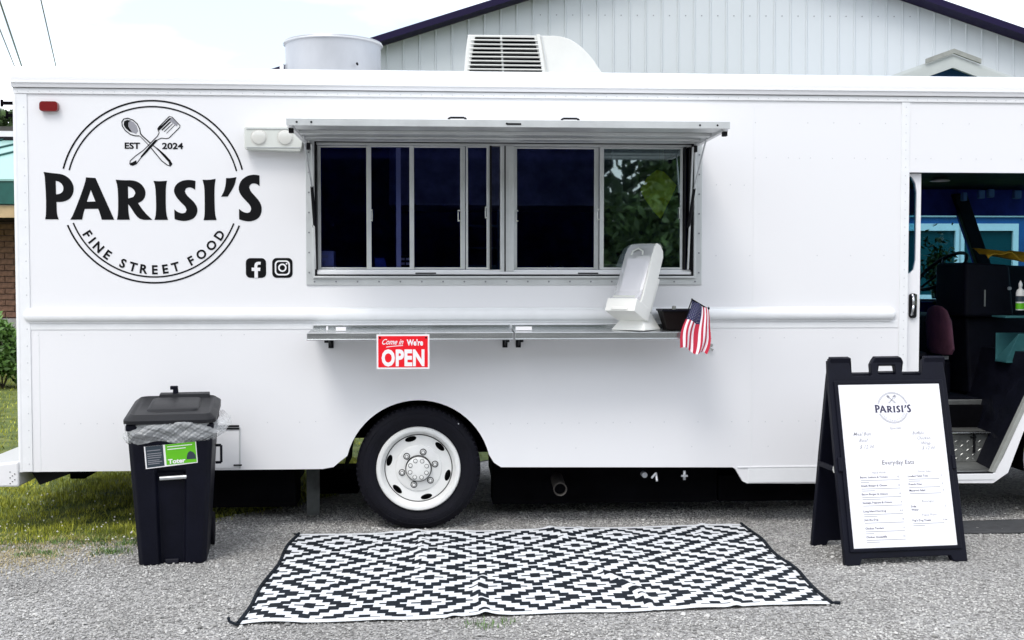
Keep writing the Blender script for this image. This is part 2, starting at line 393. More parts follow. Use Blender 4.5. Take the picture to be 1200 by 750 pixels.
# clover heads and pale petals in the grass
n = 110; X = rng.uniform(-3.1, -1.5, n); Y = -.3 + 1.6 * rng.uniform(0, 1, n) ** 2
b = MB()
for x, y in zip(X, Y):
    r = rng.uniform(.003, .008); z = rng.uniform(.02, .05)
    b.add([(x - r, y, z), (x + r, y, z), (x, y - r, z), (x, y + r, z), (x, y, z + r), (x, y, z - r)], [(0, 2, 4), (2, 1, 4), (1, 3, 4), (3, 0, 4), (2, 0, 5), (1, 2, 5), (3, 1, 5), (0, 3, 5)])
tag(b.build('clover_flowers', 'clover', kind='stuff'), 'tiny white clover heads dotted through the grass', 'flowers')

# loose stones
def stones(name, n, xr, yr, rmin, rmax, keep):
    X = rng.uniform(*xr, n); Y = rng.uniform(*yr, n); k = keep(X, Y); X, Y = X[k], Y[k]; n = len(X)
    base = np.array([[1, 0, 0], [-.3, .9, 0], [-.8, -.6, 0], [.5, .5, .75], [-.55, 0, .7], [.25, -.75, .6], [0, 0, -.6]])
    r = rng.uniform(rmin, rmax, n) ** 1; a = rng.uniform(0, 2 * math.pi, n)
    V = base[None] * (1 + rng.uniform(-.35, .35, (n, 7, 3))); V = V * np.stack([r, r * rng.uniform(.6, 1, n), r * rng.uniform(.5, .95, n)], 1)[:, None, :]
    c, s_ = np.cos(a)[:, None], np.sin(a)[:, None]
    x = V[..., 0] * c - V[..., 1] * s_ + X[:, None]; y = V[..., 0] * s_ + V[..., 1] * c + Y[:, None]; z = V[..., 2] + (r * .25)[:, None]
    P = np.stack([x, y, z], 2).reshape(-1, 3)
    F0 = np.array([[0, 1, 3], [1, 4, 3], [1, 2, 4], [2, 5, 4], [2, 0, 5], [0, 3, 5], [3, 4, 5]])
    F = (np.arange(n)[:, None, None] * 7 + F0[None]).reshape(-1, 3)
    return raw_mesh(name, P, F, 'stone', kind='stuff')
def notlawn(x, y): return ~inlawn(x, y + rng.normal(-.02, .06, len(x)))
def offrug(x, y): return ~((x > -.87 - .02 * (y + 1)) & (x < 1.88) & (y > -1.90 + .06 * (x + .9) / 2.8) & (y < -.13 + .04 * (x + .9)))
o = stones('gravel', 135000, (-3.5, 4.3), (-2.75, .9), .003, .0095, lambda x, y: notlawn(x, y) & offrug(x, y))
for c_ in (0,):
    o2 = stones('coarse_gravel', 1300, (-3.5, 4.3), (-2.75, .6), .011, .019, lambda x, y: notlawn(x, y) & offrug(x, y)); tag(o2, 'scattered larger grey stones lying in the crushed stone', 'stones')
tag(o, 'loose grey crushed stone covering the ground before the truck', 'gravel')

# ---------------------------------------------------------------- trees
def crown_mesh(name, blobs, nleaf, size, mt, parent):
    n = nleaf; wts = np.array([bb[3] ** 2 for bb in blobs]); wts = wts / wts.sum(); bi = rng.choice(len(blobs), n, p=wts)
    C = np.array([bb[:3] for bb in blobs])[bi]; Rr = np.array([bb[3] for bb in blobs])[bi]
    d = rng.normal(size=(n, 3)); d /= np.linalg.norm(d, axis=1)[:, None]; rad = Rr * rng.uniform(.35, 1.08, n) ** .6
    C = C + d * rad[:, None] * np.array([1, 1, .85])
    u = rng.normal(size=(n, 3)); u /= np.linalg.norm(u, axis=1)[:, None]; w = np.cross(u, rng.normal(size=(n, 3))); w /= np.linalg.norm(w, axis=1)[:, None]
    s1 = size * rng.uniform(.6, 1.3, n)[:, None]
    P = np.stack([C - u * s1, C + w * s1 * .45, C + u * s1, C - w * s1 * .45], 1).reshape(-1, 3)
    F = np.arange(n * 4).reshape(-1, 4)
    return raw_mesh(name, P, F, mt, parent=parent)
def tree(label, x, y, h, cr_, nleaf=6000, size=.12, group=None, seed=0, mt='leaf'):
    rr = random.Random(seed); t = thing('tree', label, 'tree', (x, y, 0), 0, group)
    b = MB(); top = h * .8; pts = [(0, 0, 0), (.1, 0, h * .25), (-.05, .08, h * .5), (.05, 0, top)]; rs = [h * .028, h * .022, h * .015, h * .006]
    for i in range(3): b.cyl(pts[i], pts[i + 1], rs[i], rs[i + 1], n=10)
    blobs = []
    for i in range(11):
        a = i * 2.4 + rr.random(); z = h * (.38 + .5 * i / 11); q = cr_ * (1.05 - .6 * abs(i / 10 - .35)); e = (math.cos(a) * q * .7, math.sin(a) * q * .7, z + .1 * h)
        b.cyl((0, 0, z - .1 * h), e, h * .008, h * .003, n=6); blobs.append((*e, q * rr.uniform(.45, .68)))
    blobs.append((0, 0, h * .9, cr_ * .45))
    b.build('trunk', 'bark', t)
    crown_mesh('crown', blobs, nleaf, size, mt, t); return t
tree('dark leafy treetop rising behind the low roof at left edge', -10.95, 22.5, 6.1, .95, 5200, .12, seed=3)
bk = [(-9.5, -26, 9.5, 4.2), (-4.5, -30, 10.5, 4.8), (1.2, -27, 9.5, 4.0), (6.2, -25, 3.7, 2.5), (11.0, -28, 8.5, 4.2)]  # row behind the camera, added so the window glass mirrors trees
lb = ['broad dark green tree far left of the row mirrored in the window glass', 'tallest tree of the row mirrored in the window glass', 'middle tree of the row mirrored in the window glass', 'lowest rounded tree mirrored in the right window pane', 'green tree farthest right of the row mirrored in the glass']
for i, (x, y, h, c) in enumerate(bk): tree(lb[i], x, y, h, c, 6500, .20, 'trees across the lot mirrored in the windows', seed=20 + i)

wd = crown_mesh('far_woods', [(x_, -36 + 1.5 * math.sin(x_), z_, 2.6) for x_ in np.arange(-24, 26, 2.1) for z_ in (1.2, 4.2, 7.2, 10) if not (5.6 < x_ < 9.2 and z_ > 3)], 26000, .55, 'leaf', None)  # unseen woods added behind the camera to darken reflections in the panes
wd['kind'] = 'stuff'; tag(wd, 'dark far-off woods mirrored in the serving window panes', 'woods')
# ---------------------------------------------------------------- shop at the left edge
sh = thing('shop_building', 'brick shop with pale teal metal roof and dark green fascia', 'building', (-9.0, 12.0, 0))
Y0 = 0.0
MB().box(-4, 3.4, .12, 5, 0, 2.7).build('wall', 'mortar', sh)
bricks = MB().box(0, .29, 0, .035, 0, .085).build('brick', 'brick_brown', sh, bevel=.004, seg=1); nb = 0
for r_ in range(16):
    for c_ in range(5):
        x = 1.48 + c_ * .30 - (.15 if r_ % 2 else 0); loc = (x, .09, .95 + r_ * .097)
        if nb == 0: bricks.location = loc
        else: piece(bricks, loc, sh)
        nb += 1
MB().box(-4.1, 3.5, -.02, .1, 0, .93).build('concrete_base', 'concrete', sh, bevel=.01)
MB().box(1.90, 1.975, -.9, -.82, 1.25, 2.5).box(1.93, 2.0, -.96, -.90, .9, 1.25, 1).build('post', ['black_metal', 'sign_tan'], sh, bevel=.004)
MB().box(-4.5, 3.8, -1.1, .2, 2.52, 2.56).build('soffit', 'black_metal', sh)
MB().box(-4.5, 3.8, -1.16, -1.1, 2.53, 2.72).build('sign_band', 'sign_tan', sh, bevel=.004)
b = MB(); put_text(b, 'T A N A', 1.60, 2.60, .085, -1.163, bold=.02); b.build('lettering', 'ink', sh)
MB().box(-4.5, 3.8, -1.2, -1.0, 2.735, 3.11).build('fascia', 'fascia_green', sh, bevel=.008)
MB().add([(-4.5, -1.22, 3.12), (3.8, -1.22, 3.12), (3.8, 1.6, 4.05), (-4.5, 1.6, 4.05), (-4.5, -1.22, 3.09), (3.8, -1.22, 3.09), (3.8, 1.6, 4.02), (-4.5, 1.6, 4.02)], [(0, 1, 2, 3), (4, 7, 6, 5), (0, 4, 5, 1), (1, 5, 6, 2), (2, 6, 7, 3), (3, 7, 4, 0)]).build('roof', 'roof_teal', sh)
sm = MB(); q = (Vector((1.5, 2.82, .93)))
sm.cyl((0, 0, 0), q, .018, n=6); sm1 = sm.build('roof_seam', 'seam_green', sh, loc=(-4.4, -1.22, 3.135))
for i in range(1, 11): piece(sm1, (-4.4 + i * .52, -1.22, 3.135), sh)
MB().box(-4.5, 3.8, 1.55, 1.62, 4.02, 4.10, 0).box(-4.5, 3.8, 1.62, 1.7, 4.1, 4.18, 1).build('ridge_flashing', ['black_metal', 'trim_white'], sh)

an = thing('annex_building', 'low grey building with dark flat roof behind the teal roof', 'building', (-13.0, 17.0, 0))
MB().box(-5, 5, 0, 5, 0, 4.50).build('wall', 'shop_grey', an)
MB().box(-5.2, 5.2, -.2, 5.2, 4.60, 4.70, 0).box(-5.15, 5.15, -.25, 5.1, 4.50, 4.60, 1).build('roof', ['shingle', 'trim_white'], an)
hd = thing('hedge', 'strip of dark green foliage between the two roofs at left', 'hedge', (-12.3, 16.0, 0))
crown_mesh('foliage', [(-2 + i * .45, 0, 3.72 + .06 * math.sin(i), .42) for i in range(14)], 5000, .07, 'leaf_shrub', hd)
MB().cyl((0, 0, 0), (0, 0, 3.6), .05, .03).build('stem', 'bark', hd)

sb = thing('shrub', 'bright green leafy shrub at the foot of the brick shop wall', 'shrub', (-6.35, 9.6, 0))
crown_mesh('foliage', [(0, 0, .55, .42), (-.35, 0, .35, .36), (.3, .1, .4, .38), (0, -.2, .85, .22), (-.15, 0, 1.05, .14)], 3500, .055, 'leaf_shrub', sb)
b = MB()
for a in range(7): b.cyl((0, 0, 0), (.35 * math.cos(a), .3 * math.sin(a), .8), .012, .006, n=6)
b.build('stem', 'bark', sb)

# ---------------------------------------------------------------- metal building behind
mb_ = thing('metal_building', 'large pale metal building with ribbed siding and dark purple roof trim', 'building', (5.3, 14.2, 0), R(-2.3))
AP, HALF = 8.0, 11.5
SLL, SLR = .316, .333
def sl(x): return SLL if x < 0 else SLR
PW = .305
def panel_mesh(nm, x, zt0, zt1, w):
    b = MB()
    b.add([(0, 0, 0), (w, 0, 0), (w, 0, zt1), (0, 0, zt0), (0, .02, 0), (w, .02, 0), (w, .02, zt1), (0, .02, zt0)], [(0, 1, 2, 3), (0, 4, 5, 1), (1, 5, 6, 2), (2, 6, 7, 3), (3, 7, 4, 0), (7, 6, 5, 4)])
    r0 = w - .045; zz = zt1 - .01     # standing rib on the right-hand joint
    b.add([(r0, -.001, 0), (r0 + .014, -.022, 0), (w - .014, -.022, 0), (w, -.001, 0), (r0, -.001, zz), (r0 + .014, -.022, zz), (w - .014, -.022, zz), (w, -.001, zz)], [(0, 1, 5, 4), (1, 2, 6, 5), (2, 3, 7, 6), (4, 5, 6, 7)])
    return b.build(nm, 'wall_metal', mb_, loc=(x, 0, 0))
k = int(2 * HALF / PW)
for i in range(k):
    x = -HALF + i * PW; z0 = AP - .02 - abs(x) * sl(x); z1 = AP - .02 - abs(x + PW) * sl(x)
    if x < 0 < x + PW: z0 = z1 = min(z0, z1)
    panel_mesh('siding_panel', x, z0, z1, PW)
MB().box(-HALF, HALF, .03, 9, 0, 3.6).build('wall', 'wall_metal', mb_)
b = MB()
for s_ in (-1, 1):
    b.add([(0, -.4, AP + .10), (s_ * (HALF + .3), -.4, AP + .10 - (HALF + .3) * sl(s_)), (s_ * (HALF + .3), 9, AP + .10 - (HALF + .3) * sl(s_)), (0, 9, AP + .10)], [(0, 1, 2, 3) if s_ < 0 else (3, 2, 1, 0)])
b.build('roof', 'navy_trim', mb_)
for s_ in (-1, 1):
    b = MB(); X1 = s_ * (HALF + .35); P4 = [(0, AP + .11), (X1, AP + .11 - abs(X1) * sl(X1)), (X1, AP - .015 - abs(X1) * sl(X1)), (0, AP - .015)]
    b.plate(P4, y0=-.42, y1=-.36); b.plate([(0, AP + .02), (X1, AP + .02 - abs(X1) * sl(X1)), (X1, AP - .01 - abs(X1) * sl(X1)), (0, AP - .01)], y0=-.359, y1=-.002)
    b.build('rake_trim', 'navy_trim', mb_)
b = MB()
for i in range(k):
    for zz in (6.55,):
        x = -HALF + i * PW
        if AP - .3 - abs(x) * sl(x) > zz:
            for dx in (.12,): b.cyl((x + dx, -.008, zz), (x + dx, 0, zz), .012, n=6)
b.build('screws', 'screw', mb_, kind='stuff')

# blue-sided entry porch in front of it
po = thing('entry_porch', 'small blue-sided gabled entry with white window frames', 'porch', (7.75, 10.0, -.12), R(-2.3))
MB().plate([(-1.45, .13), (1.75, .13), (1.75, 4.36), (.0, 4.99), (-1.45, 4.46)], [rrect(-.75, .2, 1.42, 2.49, .001, 1), rrect(.28, 1.10, 1.42, 2.49, .001, 1)], 0, .06).build('wall', 'siding_blue', po)
MB().box(-1.45, 1.75, 2.2, 2.25, 0, 4.2).build('back_wall', 'siding_blue', po)
b = MB()
for i in range(7): b.box(-.92 + i * .31, -.89 + i * .31, -.012, 0, 3.9, 4.45)
b.build('batten', 'siding_blue', po)
b = MB()      # roof slabs with white fascia
for s_ in (-1, 1):
    x1 = 1.95 * s_
    b.hexa([(0, -.2, 5.03), (x1, -.2, 5.03 - 1.95 * .36), (x1, 4.2, 5.03 - 1.95 * .36), (0, 4.2, 5.03), (0, -.2, 5.13), (x1, -.2, 5.13 - 1.95 * .36), (x1, 4.2, 5.13 - 1.95 * .36), (0, 4.2, 5.13)])
b.build('roof', 'porch_roof', po)
b = MB()
for s_ in (-1, 1):
    x1 = 2.0 * s_; b.plate([(0, 5.08), (x1, 5.08 - 2.0 * .36), (x1, 4.91 - 2.0 * .36), (0, 4.91)], y0=-.26, y1=-.201)
b.build('fascia', 'porch_roof', po)
b = MB()
for s_ in (-1, 1):
    x1 = .42 * s_; b.plate([(0, 5.19), (x1, 5.19 - .42 * .36), (x1, 5.12 - .42 * .36), (0, 5.12)], y0=-.30, y1=-.25)
b.build('ridge_cap', 'shop_grey', po)
for x0, x1 in ((-.75, .2), (.28, 1.10)):
    fr = MB().plate(rrect(x0 - .055, x1 + .055, 1.37, 2.56, .001, 1), [rrect(x0 + .03, x1 - .03, 1.46, 2.45, .001, 1)], -.04, .03).build('window_frame', 'trim_white', po, bevel=.004)
    MB().box(x0, x1, .01, .02, 1.42, 2.49).build('pane', 'teal_glass', fr)
MB().box(-1.4, 1.7, -.035, 0, 2.66, 2.72).build('trim_band', 'porch_roof', po)

# ---------------------------------------------------------------- overhead cables
for p8, p12, rad, lab in (((-5.685, 5.135), (-6.876, 5.101), .013, 'dark power cable sloping down to the truck roof corner'),
                        ((-5.701, 4.807), (-6.993, 5.097), .008, 'faint thin cable at the far left edge of the sky'),
                        ((-5.178, 5.197), (-6.324, 5.105), .009, 'thin grey cable crossing pale sky, farthest from the truck corner')):
    a = Vector((p8[0], 8, p8[1])); c = Vector((p12[0], 12, p12[1])); d = (c - a) / 4
    b = MB(); p0 = a - d * 17; p1 = a + d * 26; pts = [p0.lerp(p1, i / 24) + Vector((0, 0, 0)) for i in range(25)]
    b.tube(pts, rad, n=5); tag(b.build('power_cable', 'shop_grey'), lab, 'cable', 'overhead power cables')

# ================================================================ FOOD TRUCK (side wall in the plane y = 0, facing -y)
tk = thing('food_truck', 'white step-van food truck with open serving window and round black logo', 'food truck')
XL, XR, ZT, WD = -2.62, 5.60, 2.80, 2.35
def arc(cx, cz, r, a0, a1, n): return [(cx + r * math.cos(R(a0 + (a1 - a0) * i / n)), cz + r * math.sin(R(a0 + (a1 - a0) * i / n))) for i in range(n + 1)]
arch1 = [(-.76, .400), (-.69, .412), (-.645, .45)] + arc(-.155, .37, .462, 166, 14, 26) + [(.325, .43), (.37, .40)]
arch2 = [(3.66, .262), (3.70, .33), (3.80, .60)] + arc(4.33, .42, .50, 150, 0, 20) + [(4.83, .262)]
outer = [(XL, .400)] + arch1 + [(1.865, .384), (1.885, .375), (1.935, .292), (1.965, .278), (3.60, .262)] + arch2[1:] + [(XR, .262), (XR, 1.45), (5.40, 1.75), (5.10, ZT), (XL, ZT)]
win = [(-.80, 1.61), (1.60, 1.61), (1.60, 2.466), (-.80, 2.466)]
door = [(3.012, .325), (3.60, .325), (3.66, .42), (3.98, 1.12), (4.08, 2.288), (3.012, 2.288)]
MB().plate(outer, [win, door], 0, .035).build('side_wall', 'truck_white', tk)
far_win = [(3.05, 1.42), (3.98, 1.42), (3.98, 2.16), (3.05, 2.16)]; far_q = [(4.22, 1.42), (4.80, 1.42), (4.62, 2.2), (3.98 + .14, 2.2)]
far_win = [(3.55, 1.40), (4.68, 1.40), (4.41, 2.14), (3.55, 2.14)]; far_q = [(4.78, 1.50), (5.35, 1.50), (5.25, 2.14), (4.53, 2.14)]
fo = [(XL, .400), (-.7, .40)] + arc(-.155, .37, .462, 166, 14, 20) + [(.4, .40), (1.9, .38), (1.9, .262), (3.8, .262)] + arc(4.33, .42, .50, 190, 0, 20)[1:] + [(5.6, .262), (5.6, 1.3), (5.4, ZT), (XL, ZT)]
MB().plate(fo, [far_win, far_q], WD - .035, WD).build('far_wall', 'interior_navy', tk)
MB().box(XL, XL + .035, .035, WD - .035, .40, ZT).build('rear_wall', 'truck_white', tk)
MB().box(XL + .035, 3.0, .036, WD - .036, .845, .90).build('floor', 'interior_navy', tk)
MB().box(3.015, 5.5, .75, WD - .036, .68, .74).build('cab_floor', 'dash', tk)
MB().box(2.70, 2.74, .036, WD - .036, .91, ZT - .07).build('bulkhead', 'interior_navy', tk)
nose = MB()
nose.hexa([(XR, .30, .30), (6.6, .30, .30), (6.6, 2.05, .30), (XR, 2.2, .30), (XR, .05, 1.40), (6.5, .3, 1.15), (6.5, 2.05, 1.15), (XR, 2.3, 1.40)])
nose.build('bonnet', 'truck_white', tk, bevel=.05, seg=3)
MB().hexa([(5.54, .05, 1.42), (5.58, .05, 1.42), (5.58, 2.3, 1.46), (5.54, 2.3, 1.46), (5.10, .05, 2.78), (5.14, .05, 2.78), (5.14, 2.3, 2.78), (5.10, 2.3, 2.78)]).build('windscreen', 'glass_cab', tk)
# roof: sheet, rolled cap rail, drip gutter
rf = MB()
sec = [(-.022, 2.775), (-.030, 2.80), (-.030, 2.862), (-.018, 2.893), (.02, 2.908), (.10, 2.915), (.6, 2.93), (1.2, 2.935), (1.8, 2.93), (WD - .05, 2.905), (WD + .02, 2.86), (WD + .02, 2.775)]
vs = [(x, y, z) for x in (XL - .012, 5.16) for y, z in sec]; nS = len(sec)
rf.add(vs, [(i, i + 1, nS + i + 1, nS + i) for i in range(nS - 1)] + [tuple(range(nS))[::-1], tuple(range(nS, 2 * nS))], 0, True)
rf.build('roof', 'truck_white', tk)
MB().box(XL - .014, 5.15, -.036, -.0305, 2.800, 2.812).box(XL, 5.13, -.010, -.0005, 2.738, 2.772).build('drip_rail', 'trim_white', tk, bevel=.002)
# corner post, belt rail, panels and seams
MB().cyl((XL + .005, .012, .40), (XL + .005, .012, 2.79), .020, n=16).box(XL, XL + .075, -.006, -.0005, .402, 2.737).build('corner_post', 'trim_white', tk, bevel=.0015)
def rail(x0, x1, nm):
    b = MB(); n = 10; zc, hw = 1.372, .036
    pr = [(-.002, -hw - .012), (-.010, -hw - .010), (-.012, -hw)] + [(-.012 - .022 * math.cos(t), hw * math.sin(t)) for t in [R(-80 + 160 * i / n) for i in range(n + 1)]] + [(-.012, hw), (-.010, hw + .010), (-.002, hw + .012)]
    N = len(pr); L_ = [(x0, .35), (x0 + .015, .8), (x0 + .035, 1), (x1 - .035, 1), (x1 - .015, .8), (x1, .35)]
    vs = [(x, y * s_, zc + z * s_) for x, s_ in L_ for y, z in pr]
    fs = [(k * N + i, k * N + i + 1, (k + 1) * N + i + 1, (k + 1) * N + i) for k in range(len(L_) - 1) for i in range(N - 1)] + [tuple(range(N)), tuple(range((len(L_) - 1) * N, len(L_) * N))[::-1]]
    b.add(vs, [f[::-1] for f in fs], 0, True); return b.build(nm, 'trim_white', tk)
rail(-2.585, 2.93, 'belt_rail')
MB().box(-2.60, 2.945, -.0035, -.0004, 1.285, 1.330).build('belt_strip', 'trim_white', tk, bevel=.001)
MB().box(2.955, 3.008, -.006, -.0005, .300, 2.737).build('seam_strip', 'trim_white', tk, bevel=.001)
for x, z0, z1 in ((-2.50, .41, 1.28), (1.99, 1.46, 2.72), (1.99, .40, 1.27)): MB().box(x, x + .004, -.0015, -.0004, z0, z1).build('panel_seam', 'trim_white', tk)
MB().box(1.97, 2.95, -.005, -.0005, .283, .378).box(1.90, 2.95, -.0065, -.0005, .380, .388).build('lower_skirt', 'trim_white', tk, bevel=.0015)
rv = MB()
def rivet(x, z, r=.0045):
    n = 6; vs = [(x + r * math.cos(2 * math.pi * i / n), -.0068 if x > 2.9 or x < -2.54 else -.0006, z + r * math.sin(2 * math.pi * i / n)) for i in range(n)]; vs.append((x, vs[0][1] - .0028, z))
    rv.add(vs, [((i + 1) % n, i, n) for i in range(n)], 0, True)
for i in range(110):
    x = -2.6 + i * .065
    if x < 4.9: rv.add(*[[(x + a, -.0105 - c, 2.752 + b_) for a, b_, c in ((-.004, 0, 0), (0, -.004, 0), (.004, 0, 0), (0, .004, 0), (0, 0, .0025))], [(0, 1, 4), (1, 2, 4), (2, 3, 4), (3, 0, 4)]])
z = .45
while z < 2.72: rivet(-2.565, z); z += .105
z = .34
while z < 2.72: rivet(2.983, z, .004); z += .055
for x0, x1, z, st in ((-2.35, -1.6, .70, .10), (-1.1, -.75, .70, .10), (.1, 2.8, .68, .11), (2.0, 2.9, 2.60, .17), (2.0, 2.93, 2.375, .072), (3.05, 4.3, 2.60, .175), (3.05, 4.3, 2.375, .10), (-2.5, -1.0, 1.25, .14), (.6, 2.9, 1.22, .16), (2.0, 2.9, .33, .15), (-.75, 1.6, 2.60, .15), (1.75, 2.9, 1.75, .22), (1.75, 1.96, 2.20, .09), (.6, 2.9, .52, .25)):
    x = x0
    while x < x1: rivet(x, z + random.uniform(-.002, .002), .004); x += st * random.choice((1, 1, 1, 2))
rv.build('rivets', 'rivet', tk, kind='stuff')
# small hatch low behind the bin
h = MB().box(-1.50, -1.275, -.008, -.0005, .412, .655).build('hatch', 'truck_white', tk, bevel=.003)
MB().box(-1.45, -1.275, -.016, -.0085, .672, .684).box(-1.45, -1.275, -.014, -.0085, .657, .667).box(-1.31, -1.26, -.02, -.0085, .428, .436).build('hinge', 'black_metal', h)
MB().box(-1.276, -1.270, -.009, -.0005, .41, .67).build('hatch_edge', 'frame_alu', h)
# red marker lamp, twin flood lamp, latch
mk = MB().plate(rrect(-2.462, -2.352, 2.628, 2.688, .018, 5), y0=-.034, y1=-.002).build('marker_lamp', 'red_lens', tk, bevel=.007, seg=3)
fl = MB().plate([(-1.205, 2.395), (-.875, 2.385), (-.862, 2.42), (-.862, 2.525), (-.875, 2.54), (-1.205, 2.54), (-1.215, 2.53), (-1.215, 2.405)], y0=-.085, y1=-.002).build('flood_lamp', 'lamp_grey', tk, bevel=.008, seg=3)
for i, x in enumerate((-1.125, -.965)):
    MB().lathe([(0, -.012), (.025, -.0115), (.04, -.008), (.046, 0), (.052, 0), (.054, .006)], (x, -.086, 2.47), n=24).build('lens', 'lens_clear', fl)
MB().box(-1.20, -.875, -.0905, -.0855, 2.408, 2.413).box(-1.20, -.875, -.0905, -.0855, 2.522, 2.526).build('trim_line', 'frame_alu', fl)
lt = MB().cyl((1.715, -.03, 1.175), (1.715, 0, 1.175), .012, n=10).hexa([(1.68, -.03, 1.172), (1.722, -.03, 1.135), (1.722, -.012, 1.135), (1.68, -.012, 1.172), (1.684, -.03, 1.184), (1.735, -.03, 1.15), (1.735, -.012, 1.15), (1.684, -.012, 1.184)])
lt.build('shelf_latch', 'chrome', tk, bevel=.002)

# ---------------------------------------------------------------- serving window
sw = MB()
def ring(b, x0, x1, z0, z1, w, y0, y1, mi=0, wt=None):
    wt = w if wt is None else wt; b.plate([(x0, z0), (x1, z0), (x1, z1), (x0, z1)], [[(x0 + w, z0 + w), (x1 - w, z0 + w), (x1 - w, z1 - wt), (x0 + w, z1 - wt)]], y0, y1, mi)
ring(sw, -.852, 1.656, 1.562, 2.478, .042, -.010, -.0005, wt=.014); ring(sw, -.81, 1.614, 1.604, 2.464, .014, -.028, .10, wt=.006)
win_f = sw.build('window_frame', 'frame_alu', tk, bevel=.0025)
g_ = MB(); ring(g_, -.797, 1.601, 1.617, 2.4585, .011, -.014, .09, wt=.005); g_.build('gasket', 'black_metal', win_f)
b = MB()
for i in range(19):
    for zz in (1.583,): b.cyl((-.80 + i * .134, -.0135, zz), (-.80 + i * .134, -.010, zz), .0055, n=8)
for i in range(7):
    for xx in (-.832, 1.636): b.cyl((xx, -.0135, 1.64 + i * .125), (xx, -.010, 1.64 + i * .125), .0055, n=8)
b.build('frame_screws', 'screw', win_f, kind='stuff')
MB().box(-.785, 1.588, -.005, .085, 1.628, 1.646).box(-.785, 1.588, .012, .020, 1.646, 1.658).box(-.785, 1.588, .058, .066, 1.646, 1.658).build('sill_track', 'trim_white', tk, bevel=.0015)
MB().box(-.785, 1.588, .0, .085, 2.440, 2.4535).build('head_track', 'frame_alu', tk, bevel=.0015)
MB().box(.366, .452, -.004, .085, 1.647, 2.4395).box(.392, .400, -.010, -.0045, 1.647, 2.4395, 1).box(.420, .426, -.010, -.0045, 1.647, 2.4395, 0).build('centre_post', ['frame_alu', 'black_metal'], tk, bevel=.0015)
def sash(x0, x1, y, gl, wl=.026, wr=.026):
    s_ = MB(); z0, z1 = 1.660, 2.4385
    s_.box(x0, x0 + wl, y, y + .02, z0, z1); s_.box(x1 - wr, x1, y, y + .02, z0, z1); s_.box(x0 + wl, x1 - wr, y, y + .02, z0, z0 + .013); s_.box(x0 + wl, x1 - wr, y, y + .02, z1 - .010, z1)
    o = s_.build('sash', 'frame_alu', tk, bevel=.0015)
    MB().box(x0 + wl - .003, x1 - wr + .003, y + .008, y + .012, z0 + .010, z1 - .008).build('pane', gl, o)
    return o
def handle(x, z, s_=1, par=None, y=-.004):
    pts = [(x, y + .02, z - .034), (x, y, z - .034), (x, y, z + .034), (x, y + .02, z + .034)]
    b = MB().tube(pts, .0032, n=6).box(x - .002, x + .012 * s_, y - .002, y + .003, z - .036, z - .028).box(x - .002, x + .012 * s_, y - .002, y + .003, z + .028, z + .036)
    return b.build('handle', 'glass_handle', par or tk)
a1 = sash(-.785, -.262, .050, 'glass_dark', .02, .030)
a2 = sash(-.476, -.178, .012, 'glass_dark', .030, .028); handle(-.440, 2.00, -1, a2, .0)
a3 = sash(-.19, .146, .032, 'glass_dark', .012, .032); handle(.10, 2.00, 1, a3, .016)
a4 = sash(.150, .300, .010, 'glass_dark', .012, .020); handle(.272, 2.02, 1, a4, .0)
MB().box(.300, .312, -.006, .05, 1.66, 2.4385).build('weather_strip', 'black_metal', tk)
a5 = sash(.453, 1.000, .050, 'glass_dark', .022, .030); handle(.470, 2.00, 1, a5, .030)
a6 = sash(1.001, 1.535, .012, 'glass_mirror', .026, .016); handle(.985, 2.01, 1, a6, .0); handle(1.512, 2.02, 1, a6, .0)
MB().box(1.540, 1.552, -.006, .05, 1.66, 2.4385).box(1.570, 1.588, -.004, .05, 1.66, 2.4385).build('jamb_strip', ['black_metal'], tk)
for x in (-.17, .86): MB().box(x, x + .13, -.0075, -.005, 1.632, 1.640).build('track_lock', 'black_metal', tk)

# ---------------------------------------------------------------- awning: the hinged hatch, held out level by two gas struts
aw = MB().box(-.855, 1.620, -.83, -.035, 2.466, 2.482).build('awning', 'aluminium', tk, bevel=.002)
MB().box(-.858, 1.623, -.838, -.8305, 2.447, 2.488).build('awning_lip', 'frame_alu', aw, bevel=.002)
MB().box(-.83, 1.595, -.79, -.62, 2.452, 2.4655).box(-.83, 1.595, -.50, -.40, 2.446, 2.4655).box(-.83, 1.595, -.22, -.10, 2.452, 2.4655).build('awning_rib', 'frame_alu', aw, bevel=.003)
MB().box(-.857, -.83, -.80, -.04, 2.440, 2.4655).box(1.595, 1.622, -.80, -.04, 2.440, 2.4655).build('awning_flange', 'trim_white', aw, bevel=.002)
MB().cyl((-.83, -.02, 2.474), (1.63, -.02, 2.474), .010, n=10).box(-.83, 1.63, -.035, -.001, 2.478, 2.483).build('hinge', 'frame_alu', aw)
for x in (.086, .731):
    MB().tube([(x - .052, -.70, 2.482), (x - .052, -.70, 2.506), (x - .040, -.70, 2.516), (x + .040, -.70, 2.516), (x + .052, -.70, 2.506), (x + .052, -.70, 2.482)], .006, n=8).build('awning_handle', 'black_metal', aw)
b = MB()
for x in (-.80, -.72, 1.45, 1.55, .36): b.cyl((x, -.8395, 2.466), (x, -.838, 2.466), .006, n=8)
b.box(.36, .44, -.8405, -.838, 2.459, 2.469); b.build('rivet_heads', 'black_metal', aw)
